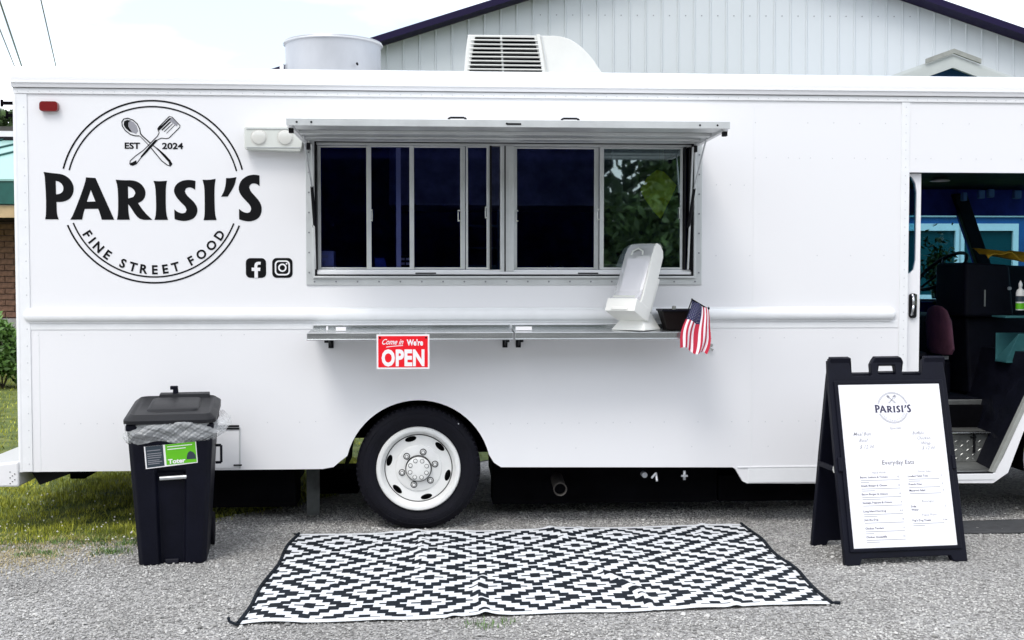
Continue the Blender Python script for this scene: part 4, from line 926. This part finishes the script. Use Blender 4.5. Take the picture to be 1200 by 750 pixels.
b.hexa([(-.265, -.315, .775), (.265, -.315, .775), (.265, .32, .775), (-.265, .32, .775), (-.265, -.315, .814), (.265, -.315, .814), (.265, .32, .86), (-.265, .32, .86)]); b.build('rim', 'black_plastic', wb, bevel=.012)
b = MB()
def loft(b, st, cap=True, n=5):      # rounded rectangles (hx, y0, y1, z, r) stacked; tops tilt up towards the back
    loops = []
    for hx, y0, y1, z, r in st: loops.append([(x, y, z + .055 * (y + .33) / .66 * min(1, (z - .80) / .03)) for x, y in rrect(-hx, hx, y0, y1, r, n)])
    N = len(loops[0]); vs = [p for l in loops for p in l]
    b.add(vs, [(k * N + i, k * N + (i + 1) % N, (k + 1) * N + (i + 1) % N, (k + 1) * N + i) for k in range(len(st) - 1) for i in range(N)] + [tuple(range((len(st) - 1) * N, len(st) * N))], 0, True)
loft(b, [(.268, -.328, .325, .815, .05), (.278, -.338, .33, .818, .055), (.278, -.338, .33, .836, .055), (.270, -.330, .325, .843, .055), (.250, -.300, .31, .856, .05), (.243, -.290, .30, .862, .05), (.236, -.280, .295, .861, .05), (.225, -.265, .285, .853, .04)])
loft(b, [(.16, -.16, .24, .850, .04), (.155, -.15, .235, .860, .04), (.147, -.14, .228, .864, .04)])
b.hexa([(-.13, .26, .88), (.21, .26, .88), (.21, .36, .88), (-.13, .36, .88), (-.12, .27, .925), (.20, .27, .925), (.20, .35, .93), (-.12, .35, .93)])
b.build('lid', 'lid_plastic', wb)
b = MB(); b.hexa([(-.04, .30, .90), (.0, .30, .90), (.0, .33, .90), (-.04, .33, .90), (-.035, .30, .965), (-.005, .30, .965), (-.005, .33, .965), (-.035, .33, .965)]).box(-.055, -.005, .30, .335, .95, .972); b.build('latch', 'black_plastic', wb, bevel=.004)
MB().cyl((-.068, -.262, .50), (.105, -.262, .505), .0125, n=14).build('lift_bar', 'aluminium', wb)
b = MB(); b.tube([(.262, -.12, .66), (.298, -.12, .66), (.298, -.12, .56), (.262, -.12, .56)], .008, n=8); b.build('side_handle', 'black_plastic', wb)
for s_ in (-1, 1): MB().cyl((s_ * .17, .26, .10), (s_ * .23, .26, .10), .10, n=24).build('wheel', 'rubber', wb)
def liner(u, v):
    a = 2 * math.pi * u; ca, sa = math.cos(a), math.sin(a); e = 4.5
    k = (abs(ca) ** e + abs(sa) ** e) ** (-1 / e); z = .826 - .130 * v
    out = .014 + .016 * math.sin(v * math.pi) - .012 * v + (.060 * max(0, ca) ** 3) * math.sin(v * 2.4 + .5)
    out += .007 * math.sin(v * 7 + a * 4) + .004 * math.sin(v * 12 - a * 9 + 1) + .004 * abs(math.sin(v * 5 + a * 6.5)) + .004 * abs(math.sin(a * 13 + v * 9)) + .0035 * abs(math.sin(a * 23 - v * 16 + 2 * math.sin(a * 5))) + .002 * math.sin(a * 61 + v * 30)
    z += .012 * math.sin(a * 3 + 1) * v + .006 * math.sin(a * 7 + 2) * v + .04 * v * max(0, ca * .6 - sa * .3)
    return ((.262 + out) * k * ca, (.310 + out) * k * sa, z)
MB().grid(liner, 320, 34).build('liner', 'liner_film', wb)
mt = Matrix.Translation((0, -.2445, .0)) @ Matrix.Rotation(R(4.65), 4, 'X') @ Matrix.Translation((0, 0, .57)) @ Matrix.Rotation(R(-4), 4, 'Y') @ Matrix.Translation((0, 0, -.57))
b = MB()
b.plate([(-.148, .572), (.165, .578), (.165, .70), (-.148, .70)], y0=0, y1=.002, mi=0, mtx=mt)
b.plate([(-.140, .578), (-.035, .58), (-.035, .70), (-.140, .70)], y0=-.001, y1=0, mi=1, mtx=mt)
b.plate([(-.022, .583), (.160, .583), (.160, .70), (-.022, .70)], y0=-.001, y1=0, mi=2, mtx=mt)
for z, w in ((.672, .08), (.654, .085), (.642, .085), (.630, .08), (.616, .07), (.606, .085), (.596, .07)): b.plate([(-.132, z), (-.132 + w, z), (-.132 + w, z + .004), (-.132, z + .004)], y0=-.0018, y1=-.001, mi=3, mtx=mt)
for z, w in ((.684, .15), (.669, .11)): b.plate([(-.010, z), (-.010 + w, z), (-.010 + w, z + .0045), (-.010, z + .0045)], y0=-.0018, y1=-.001, mi=0, mtx=mt)
b.plate([(.100, .604), (.157, .602), (.155, .625), (.143, .642), (.125, .650), (.110, .640), (.103, .622)], y0=-.0018, y1=-.001, mi=1, mtx=mt)
put_text(b, 'Toter', -.012, .589, .026, -.0019, bold=.04, mi=0, width=.105, mtx=mt)
b.build('label', ['sign_white', 'label_dark', 'label_green', 'ink_light'], wb)

# --- A-frame menu board
ab = thing('menu_board', 'black plastic A-frame sign holding a white printed menu', 'sandwich board', (2.575, -.72, 0), R(5))
lean = math.atan2(.29, 1.14)
def leaf_m(sgn): return Matrix.Translation((0, sgn * .29, 0)) @ Matrix.Rotation(-sgn * lean * -1 if False else sgn * lean, 4, 'X')
mf = Matrix.Translation((0, -.285, 0)) @ Matrix.Rotation(-lean, 4, 'X'); mk_ = Matrix.Translation((.012, .20, 0)) @ Matrix.Rotation(lean * .72, 4, 'X')
def leaf(mtx, front):
    b = MB(); hw = .365
    out = [(-hw, 0), (-hw + .085, 0), (-hw + .10, .035), (hw - .10, .035), (hw - .085, 0), (hw, 0), (hw, .60), (hw - .004, 1.05), (hw - .012, 1.165), (hw - .135, 1.165), (hw - .15, 1.07), (.095, 1.07), (.095, 1.14), (.08, 1.165), (-.08, 1.165), (-.095, 1.14), (-.095, 1.07), (-hw + .15, 1.07), (-hw + .135, 1.165), (-hw + .012, 1.165), (-hw + .004, 1.05), (-hw, .60)]
    hole = [(-.055, 1.075), (.055, 1.075), (.052, 1.13), (-.052, 1.13)]
    b.plate(out, [hole], -.02, .02, mtx=mtx)
    if front:
        b.plate([(-.335, .07), (.335, .07), (.335, 1.04), (-.335, 1.04)], [[(-.312, .090), (.312, .090), (.312, 1.018), (-.312, 1.018)]], -.030, -.0205, mtx=mtx)
        for s_ in (-1, 1):
            b.box(s_ * .345 - .012, s_ * .345 + .012, -.036, -.021, .52, .60, 0, mtx); b.box(s_ * .30 - .04, s_ * .30 + .04, -.026, .03, 1.166, 1.178, 0, mtx)
    return b
leaf(mf, True).build('front_panel', 'black_plastic', ab, bevel=.006)
leaf(mk_, False).build('rear_panel', 'black_plastic', ab, bevel=.006)
for s_ in (-1, 1): MB().box(s_ * .352 - .006, s_ * .352 + .006, -.12, .10, .50, .53).cyl((s_ * .352, -.13, .515), (s_ * .352 + .01 * s_, -.13, .515), .02, n=14, mi=1).build('spreader', ['black_plastic', 'lens_clear'], ab)
pp = MB().plate([(-.310, .092), (.310, .092), (.310, 1.016), (-.310, 1.016)], y0=-.0245, y1=-.0205, mtx=mf).build('poster', 'paper', ab)
b = MB(); Y = -.0252; UV = lambda u, v: (-.310 + u * .62, 1.016 - v * .924)     # poster coordinates: u across, v down
def pt(txt, u, v, h, mi=1, bold=.0, shear=0, align='LEFT', width=None, res=1, spacing=1):
    x, z = UV(u, v); put_text(b, txt, x, z, h, Y, bold, shear, spacing, align, mi, 0, width, res, mf)
pt('Specials', .52, .283, .017, 2, align='CENTER')
for t, u, v in (('Meal Bun', .10, .318), ('Beef', .15, .358), ('$ 12.00', .15, .398)): pt(t, u, v, .021, 2, .004, .35, width=None)
for t, u, v in (('Buffalo', .68, .318), ('Chicken', .72, .350), ('Wrap', .76, .382), ('$ 12.00', .76, .412)): pt(t, u, v, .019, 2, .004, .35)
pt('Everyday Eats', .51, .500, .026, 1, .004, align='CENTER')
pt('Hand Helds', .31, .553, .013, 2, align='CENTER'); pt('Street Sides', .76, .553, .013, 2, align='CENTER'); pt('Beverages', .76, .735, .013, 2, align='CENTER'); pt('Puppy Menu', .76, .818, .013, 2, align='CENTER')
lines = [('Bacon, Lettuce & Tomato', '12', 2), ('Smash Burger & Cheese', '12', 2), ('Bacon Burger & Cheese', '13', 2), ('Sausage, Peppers & Onions', '9', 1), ('Long Island Hot Dog', '9.5', 2), ('Just the Dog', '8', 1), ('Chicken Tenders', '9', 2), ('Chicken Quesadilla', '10', 2)]
for i, (t, p_, k) in enumerate(lines):
    v = .580 + i * .0515; pt(t, .125, v, .0118, 0, .018); pt(p_, .505, v, .0105, 1, .01, align='RIGHT')
    for q in range(k):
        x, z = UV(.127, v + .012 + q * .012); w = (.235 if q == 0 else .05 + .03 * (i % 3)); b.plate([(x, z - .0028), (x + w, z - .0028), (x + w, z), (x, z)], y0=Y, y1=Y + .0004, mi=3, mtx=mf)
for t, p_, v, k in (('Loaded Tater Tots', '9', .580, 2), ('French Fries', '5', .630, 1), ('Macaroni Salad', '5', .668, 1), ('Soda', '2', .765, 0), ('Water', '1', .785, 0), ("Pup's Dog Treats", '5.00', .850, 2)):
    pt(t, .59, v, .0118, 0, .018); pt(p_, .93, v, .0105, 1, .01, align='RIGHT')
    for q in range(k):
        x, z = UV(.592, v + .012 + q * .012); w = (.19 if q == 0 else .07); b.plate([(x, z - .0028), (x + w, z - .0028), (x + w, z), (x, z)], y0=Y, y1=Y + .0004, mi=3, mtx=mf)
b.build('menu_text', ['ink_navy', 'ink_grey', 'ink_light', 'ink_light'], pp, kind='stuff')
LC = UV(.515, .148); ksc = .185 / 1.136
def MP(x, z): return (LC[0] + (x - lg_x) * ksc * 1.02, LC[1] + (z - lg_z) * ksc * .98)
b = glyphs(lambda u, v: MP(*LP(u, v)), Y - .0004, Y, mf); b.build('menu_wordmark', 'ink_navy', pp)
b = MB()
for ra in (.560, .525):
    for a0, a1 in ((15, 165), (-22, -158)):
        pts = [MP(lg_x + ra * math.cos(R(a0 + (a1 - a0) * i / 30)), lg_z + ra * math.sin(R(a0 + (a1 - a0) * i / 30))) for i in range(31)]
        b2 = MB().ribbon(pts, .0022, Y - .0004, Y); b.add(b2.v, b2.f, 0, mtx=mf)
arc_text(b, 'FINE STREET FOOD', .49 * ksc, -150, -30, .010, Y, LC[0], LC[1], mtx=mf, bold=.0)
b2 = icon(lambda x, y: MP(*IP(x, y)), Y - .0004, Y, .35); b.add(b2.v, b2.f, 0, mtx=mf)
b.build('menu_emblem', 'ink_light', pp)

# --- OPEN sign hanging from the shelf
osg = thing('open_sign', "red sign reading Come in We're OPEN hanging from the steel shelf", 'sign', (-.237, -.358, 1.16))
MB().box(-.158, .158, -.002, .002, -.100, .108).build('board', 'sign_white', osg)
b = MB().plate([(-.148, -.090), (.148, -.090), (.148, .098), (-.148, .098)], y0=-.0035, y1=-.002, mi=0)
put_text(b, 'OPEN', -.128, -.078, .096, -.0045, bold=.045, mi=1, width=.256, spacing=1.06)
put_text(b, "We're", .022, .042, .036, -.0045, bold=.04, mi=1, width=.098)
put_text(b, 'Come in', -.125, .048, .034, -.0045, bold=.012, shear=.5, mi=1, width=.128)
b2 = MB().ribbon([(-.10, .032), (-.05, .038), (.0, .041)], .004, -.0045, -.0036); b.add(b2.v, b2.f, 1)
for x in (-.138, .138): b2 = MB().plate(ellipse(x, .088, .006, .006, 10), [], -.0046, -.0036); b.add(b2.v, b2.f, 2)
b.build('print', ['sign_red', 'sign_white', 'ink'], osg)
MB().tube([(-.138, 0, .09), (-.138, .01, .125)], .0015, n=5).tube([(.138, 0, .09), (.138, .01, .125)], .0015, n=5).build('hanger', 'frame_alu', osg)

# --- napkin dispenser, leaning back on its flared foot
nd = thing('napkin_dispenser', 'white tilted napkin dispenser with smoky clear front on the steel shelf', 'dispenser', (1.205, -.165, 1.283), R(-40)); nd.scale = (1.16, 1.1, 1.06)
b = MB()
b.hexa([(-.105, -.095, 0), (.105, -.095, 0), (.105, .10, 0), (-.105, .10, 0), (-.055, -.02, .095), (.055, -.02, .095), (.055, .08, .095), (-.055, .08, .095)])
b.hexa([(-.055, -.02, .0951), (.055, -.02, .0951), (.055, .08, .0951), (-.055, .08, .0951), (-.082, .04, .30), (.082, .04, .30), (.082, .13, .30), (-.082, .13, .30)])
b.build('foot', 'plastic_white', nd, bevel=.008, seg=2)
mtn = Matrix.Translation((0, -.135, .10)) @ Matrix.Rotation(R(-24), 4, 'X')
b = MB()      # cream back shell and side cheeks
prof = [(.10, .0), (.10, .40), (.07, .455), (.035, .47), (.035, .02), (.0, .02)]
for s_ in (-1, 1):
    pr = [(-.01, .0), (.125, .0), (.128, .415), (.110, .448), (.07, .466), (.03, .462), (.018, .43), (.012, .37), (.010, .13), (.0, .05)] if s_ > 0 else [(-.01, .0), (.125, .0), (.125, .20), (.06, .09), (.0, .05)]
    vs = [(s_ * .088, y, z) for y, z in pr] + [(s_ * .076, y, z) for y, z in pr]; n = len(pr)
    b.add(vs, [tuple(range(n))[::s_], tuple(range(n, 2 * n))[::-s_]] + [((i, (i + 1) % n, n + (i + 1) % n, n + i) if s_ < 0 else (i, n + i, n + (i + 1) % n, (i + 1) % n)) for i in range(n)], 0, False, mtn)
b.box(-.076, .076, .112, .124, 0, .42, 0, mtn); b.box(-.090, .090, -.05, .10, -.005, .075, 0, mtn); b.box(-.05, .05, -.058, -.05, .0, .022, 0, mtn)
b.build('shell', 'plastic_white', nd, bevel=.005)
b = MB(); b.box(-.070, .070, .02, .10, .08, .36, 0, mtn); b.build('napkin_stack', 'napkin', nd, bevel=.004)
b = MB()
def cov(u, v):
    pr = [(-.045, .075), (-.030, .10), (-.010, .13), (-.004, .25), (.0, .38), (.012, .43), (.035, .462), (.065, .478), (.10, .468)]
    t = v * (len(pr) - 1); i = min(int(t), len(pr) - 2); f = t - i; y = pr[i][0] * (1 - f) + pr[i + 1][0] * f; z = pr[i][1] * (1 - f) + pr[i + 1][1] * f
    if u < .3:
        k = u / .3; return mtn @ Vector((-.084, .10 * (1 - k) + y * k, z * (1 if z < .43 else (.43 + (z - .43) * (.4 + .6 * k)) / z)))
    k = (u - .3) / .7; return mtn @ Vector((-.084 + k * .166, y + .010 * (2 * k - 1) ** 6, z))
b.grid(cov, 20, 40); b.build('clear_cover', 'smoke_clear', nd)
b = MB(); b2 = MB().ribbon([(-.035, .37), (-.03, .395), (0, .412), (.03, .395), (.035, .37)], .008, -.008, -.003); b.add(b2.v, b2.f, 0, mtx=mtn); b.box(-.066, .066, -.036, -.030, .084, .098, 0, mtn); b.build('cover_moulding', 'lamp_grey', nd)

# --- black basket and the little flag
bk_ = thing('basket', 'small black tapered basket behind the flag at shelf end', 'basket', (1.485, -.17, 1.284))
b = MB()
vs = [(x, y, z) for (hw, hd, z) in ((.095, .07, 0), (.13, .10, .125), (.120, .09, .125), (.088, .063, .012)) for x, y in ((-hw, -hd), (hw, -hd), (hw, hd), (-hw, hd))]
b.add(vs, [(3, 2, 1, 0)] + [(k * 4 + i, k * 4 + (i + 1) % 4, k * 4 + 4 + (i + 1) % 4, k * 4 + 4 + i) for k in range(3) for i in range(4)] + [(12, 13, 14, 15)])
b.build('bowl', 'basket', bk_, bevel=.006)
MB().box(-.135, .135, -.105, -.098, .116, .128).box(-.135, .135, .098, .105, .116, .128).box(-.135, -.128, -.105, .105, .116, .128).box(.128, .135, -.105, .105, .116, .128).build('rim', 'black_plastic', bk_, bevel=.003)
MB().box(.04, .085, -.1065, -.100, .095, .112).build('tag', 'sign_white', bk_)
MB().lathe([(0, .15), (.012, .147), (.014, .135), (.008, .12), (.0, .118)], (-.04, 0, 0), axis='z', n=12).build('scoop_handle', 'shop_grey', bk_)
fg_ = thing('flag', 'small United States flag drooping from a stick in the basket', 'flag', (1.565, -.305, 1.325)); fg_.scale = (1.12, 1.0, 1.1)
def flagp(s_, t, off=0):     # s along hoist (0 = canton edge), t along the fly, hanging down
    top = Vector((-.045 + .088 * s_, -.075 + .02 * s_, .135 - .052 * s_))
    bot = Vector((-.118 + .145 * s_, -.095 - .01 * s_, -.130 - .040 * s_ + .012 * math.sin(s_ * 9)))
    p = top.lerp(bot, t); bow = math.sin(t * math.pi)
    p.x += bow * (.012 - .0 * s_) * (1 if s_ > .5 else -.2) + .020 * bow * (s_ - .3)
    p.y += .016 * math.sin(s_ * 13 + t * 3) * (.3 + t) + off
    p.x += .006 * math.sin(t * 7 + s_ * 2); return p
b = MB(); NU, NV = 26, 30
b.grid(lambda u, v: flagp(u, v), NU, NV, mif=lambda i, j: 2 if (i < 14 and j < 12) else ((i // 2) % 2))
fl_ = b.build('cloth', ['flag_red', 'flag_white', 'flag_blue'], fg_)
b = MB()
for r_ in range(9):
    for c_ in range(6 if r_ % 2 == 0 else 5):
        s_ = (r_ + 1) / 10 * 14 / 26; t = ((c_ + .5 if r_ % 2 == 0 else c_ + 1) / 6) * 12 / 30
        pts = [flagp(s_ + .016 * (1 if k % 2 == 0 else .42) * math.cos(k * math.pi / 5), t + .0072 * (1 if k % 2 == 0 else .42) * math.sin(k * math.pi / 5), -.0015) for k in range(10)]
        b.add(pts + [flagp(s_, t, -.0015)], [(k, (k + 1) % 10, 10) for k in range(10)])
b.build('star', 'flag_white', fl_)
MB().tube([(-.06, .10, .0), (-.045, -.07, .14)], .0035, n=8).tube([(-.052, -.078, .140), (.048, -.055, .083)], .0035, n=8).lathe([(0, .012), (.006, .008), (.007, 0), (0, -.006)], (.048, -.055, .084), axis='z', n=10).build('stick', 'ink', fg_)

# --- rug
rg = thing('rug', 'black and white diamond patterned outdoor rug laid on the gravel', 'rug')
c00, c10, c11, c01 = Vector((-.939, -1.956, 0)), Vector((1.896, -1.785, 0)), Vector((1.930, .010, 0)), Vector((-.898, -.115, 0))
NX, NY, SX, SY = 70, 42, 6, 4
def wr(u, v):
    h = .010 + .010 * math.sin(5 * u * 2 * math.pi * .55 + 2.2 * v + 1) * (.35 + .65 * v) + .005 * math.sin(11 * u * 2 * math.pi * .5 - 5 * v) + .004 * math.sin(17 * v + 8 * u)
    for cu, w_, a, k in ((.15, .010, .016, .12), (.30, .012, .022, -.10), (.415, .009, .022, .05), (.62, .010, .024, -.14), (.74, .010, .018, .16), (.87, .012, .016, .05), (.52, .01, .014, .2)):
        d = (u - cu - k * (v - .5) - .012 * math.sin(v * 9 + cu * 20)) / w_; h += .7 * a * math.exp(-d * d) * (.55 + .45 * math.sin(v * 6 + cu * 31))
    return max(.013, h)
def rp(u, v, dz=0):
    p = (c00.lerp(c10, u)).lerp(c01.lerp(c11, u), v); e = .006 * math.sin(u * 37) + .010 * math.sin(u * 15 + 1)
    p.y += e * (1 - v) + .010 * math.sin(u * 21 + 2) * v; p.x += .008 * math.sin(v * 14) * (1 - 2 * u) if u in (0, 1) else 0
    p.z = wr(u, v) + dz; return p
def rcol(i, j):
    x, y = (i + .5) / SX, (j + .5) / SY - 1
    if y < 0 or y >= NY - 2:
        return 1 if (.35 < (y % (NY - 2)) - (NY - 2.7 if y >= 0 else NY - 3) < .6 and (x % 14) < 1.4 and False) else 0
    for ox, oy in ((7, 5), (0, 0), (14, 0), (0, 10), (14, 10)):
        dx, dy = abs((x % 14) - ox), abs((y % 10) - oy); r_ = math.floor(dy + .5)
        for q_ in range(5):
            if abs(dy - q_) < .80 and abs(dx - (4 - q_)) < .74: return 1
        if abs(dx - 4) < .9 and dy < .9: return 1
        if 4.6 < dx < 5.7 and dy < .26: return 1
        if dx < .75 and dy < 1.05: return 1
        if dx < 1.84 and dy < .26: return 1
    return 0
b = MB(); b.grid(lambda u, v: rp(u, v), NX * SX, NY * SY, mif=rcol)
ob = b.build('rug_cloth', ['rug_white', 'rug_black'], rg); sol = ob.modifiers.new('thickness', 'SOLIDIFY'); sol.thickness = .003; sol.offset = -1
for nm, u0 in (('binding', 0.0), ('binding', 1.0)):
    pts = [rp(u0, i / 40) + Vector((-.006 if u0 == 0 else .006, 0, .002)) for i in range(41)]
    MB().tube(pts, .010, n=8).build(nm, 'rug_black', rg)
b = MB().tube([c00 + Vector((.0, .0, .012)), c00 + Vector((-.02, .004, .016)), c00 + Vector((-.045, .012, .024)), c00 + Vector((-.052, .02, .042))], .007, n=8).tube([c10 + Vector((0, 0, .012)), c10 + Vector((.03, .004, .014)), c10 + Vector((.05, .002, .012))], .008, n=8).tube([c01 + Vector((0, 0, .012)), c01 + Vector((-.03, .008, .014))], .005, n=8)
b.build('corner_loop', 'rug_black', rg)

# --- flat dark sheet laid on the gravel below the cab door
def sheetp(u, v): return (2.55 + u * 1.45, -.33 + v * .36 + .02 * math.sin(u * 5) * (1 - v), .014 + .003 * math.sin(u * 9) + .002 * math.sin(v * 11))
b = MB(); b.grid(sheetp, 30, 10); o = b.build('door_mat', 'mat_rubber'); so = o.modifiers.new('t', 'SOLIDIFY'); so.thickness = .008; so.offset = -1
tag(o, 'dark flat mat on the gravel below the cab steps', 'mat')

# --- small things in the cab and kitchen
yb = thing('yellow_cloth', 'crumpled yellow cloth lying on top of the dashboard', 'cloth', (4.10, .95, 1.71))
b = MB(); b.grid(lambda u, v: (-.14 + u * .44, -.10 + v * .24, .010 + .05 * abs(math.sin(u * 5 + v * 1.5)) + .012 * math.sin(u * 19 + v * 8) + .03 * (1 - u) + .02 * v), 40, 16)
o = b.build('cloth', 'yellow_cloth', yb); so = o.modifiers.new('t', 'SOLIDIFY'); so.thickness = .006
bo = thing('spray_bottle', 'white bottle with green label standing right of the dashboard', 'bottle', (4.035, .52, 1.38))
MB().lathe([(0, 0), (.028, 0), (.030, .006), (.030, .12), (.024, .14), (.011, .152), (.011, .17)], (0, 0, 0), axis='z', n=20).build('bottle_body', 'plastic_white', bo)
MB().lathe([(.0306, .008), (.0306, .05)], (0, 0, 0), axis='z', n=20).build('label', 'label_green', bo); MB().lathe([(.0305, .06), (.0305, .10)], (0, 0, 0), axis='z', n=20).build('label_print', 'label_dark', bo)
MB().lathe([(.013, .165), (.013, .185), (.006, .20), (.0, .21)], (0, 0, 0), axis='z', n=14).build('cap', 'plastic_white', bo)
tb = thing('door_bin', 'teal plastic bin holding small items right of the cab door opening', 'bin', (3.99, .50, 1.03))
b = MB().hexa([(-.10, -.08, 0), (.12, -.08, 0), (.12, .08, 0), (-.10, .08, 0), (-.02, -.09, .19), (.12, -.09, .19), (.12, -.085, .19), (-.02, -.085, .19)]).box(-.10, .12, .07, .08, .0, .19).box(-.10, .12, -.085, .085, -.012, 0).box(-.12, .12, -.1, .1, .300, .312); b.build('tray', 'teal_plastic', tb, bevel=.004)
MB().lathe([(0, 0), (.03, 0), (.034, .05), (.028, .055)], (.05, -.11, .03), axis='z', n=16).build('cup', 'galvanised', tb)
pl = thing('potted_plant', 'leafy green plant in a teal pot on the far cab door ledge', 'plant', (4.20, 2.20, 1.43))
MB().lathe([(0, 0), (.055, 0), (.072, .11), (.066, .11), (.052, .02)], (0, 0, 0), axis='z', n=20).build('pot', 'teal_plastic', pl)
n = 420; C = rng.normal(size=(n, 3)) * np.array([.06, .045, .12]) + np.array([-.02, 0, .26]); u_ = rng.normal(size=(n, 3)); u_ /= np.linalg.norm(u_, axis=1)[:, None]; w_ = np.cross(u_, rng.normal(size=(n, 3))); w_ /= np.linalg.norm(w_, axis=1)[:, None]
raw_mesh('leaves', np.stack([C - u_ * .03, C + w_ * .012, C + u_ * .03, C - w_ * .012], 1).reshape(-1, 3), np.arange(n * 4).reshape(-1, 4), 'leaf_shrub', parent=pl)
# kitchen window sill and beyond
def obj1(name, label, cat, mb, mats, bevel=.003, group=None):
    return tag(mb.build(name, mats, bevel=bevel), label, cat, group)
obj1('tablet', 'pale blue tablet leaning inside the second window sash', 'tablet', MB().hexa([(-.435, .16, 1.581), (-.33, .16, 1.581), (-.33, .18, 1.581), (-.435, .18, 1.581), (-.435, .20, 1.735), (-.375, .20, 1.735), (-.375, .21, 1.735), (-.435, .21, 1.735)]), 'interior_blue')
b = MB().box(-.275, -.205, .14, .22, 1.581, 1.75)
for i in range(2):
    for j in range(3): b.box(-.268 + i * .034, -.242 + i * .034, .136, .1395, 1.66 + j * .03, 1.675 + j * .03, 1)
obj1('card_terminal', 'black keypad box with pale keys behind the sliding sashes', 'terminal', b, ['black_metal', 'lens_clear'])
b = MB().box(-.80, -.70, .20, .34, 1.581, 1.78)
for i in range(5): b.box(-.795 + (i % 2) * .045, -.765 + (i % 3) * .03, .196, .1995, 1.60 + i * .034, 1.618 + i * .034, 1)
obj1('patterned_box', 'dark box with pale green printing inside the leftmost pane', 'box', b, ['interior_steel', 'porch_roof'])
b = MB().lathe([(0, 0), (.03, 0), (.028, .04), (.01, .05), (.010, .07), (.026, .075), (.024, .09), (0, .095)], (.735, .24, 1.581), axis='z', n=14)
b.tube([(.735, .24, 1.66), (.70, .22, 1.69), (.685, .2, 1.68)], .008, n=6).tube([(.735, .24, 1.66), (.775, .22, 1.685), (.79, .2, 1.67)], .008, n=6)
obj1('counter_fitting', 'small shiny silver fitting on the counter behind the centre pane', 'fitting', b, 'chrome', 0)
obj1('blue_tub', 'blue plastic tub on the counter behind the centre pane', 'tub', MB().hexa([(.84, .25, 1.581), (.97, .25, 1.581), (.97, .4, 1.581), (.84, .4, 1.581), (.83, .24, 1.66), (.98, .24, 1.66), (.98, .41, 1.66), (.83, .41, 1.66)]), 'interior_blue', .005)
b = MB(); b.grid(lambda u, v: (.78 + u * .32, .5 + v * .3, 1.60 + .09 * math.sin(u * math.pi) * math.sin(v * math.pi)), 12, 8)
obj1('pan_cover', 'dark domed pan cover behind the centre pane', 'pan', b, 'black_metal', 0)
b = MB().hexa([(1.06, .25, 1.581), (1.20, .25, 1.581), (1.20, .4, 1.581), (1.06, .4, 1.581), (1.045, .24, 1.70), (1.215, .24, 1.70), (1.215, .41, 1.70), (1.045, .41, 1.70)])
obj1('prep_tub', 'pale plastic tub on the counter left of the napkin dispenser', 'tub', b, 'lens_clear', .006)
b = MB(); pts = [(1.375, 2.30), (1.42, 2.285), (1.455, 2.25), (1.50, 2.20), (1.47, 2.13), (1.44, 2.07), (1.40, 1.985), (1.345, 2.04), (1.29, 2.12), (1.265, 2.17), (1.31, 2.25)]
b.plate([(x, z) for x, z in pts], y0=.040, y1=.044); obj1('hanging_notice', 'yellow-green diamond shaped card hanging inside the right pane', 'card', b, 'chart', 0)  # flat yellow-green diamond put just behind the pane
b = MB().tube([(1.39, .042, 2.30), (1.39, .042, 2.35), (1.39, .042, 2.46)], .002, n=5); obj1('string', 'thin cord holding up the yellow-green card', 'cord', b, 'shop_grey', 0)
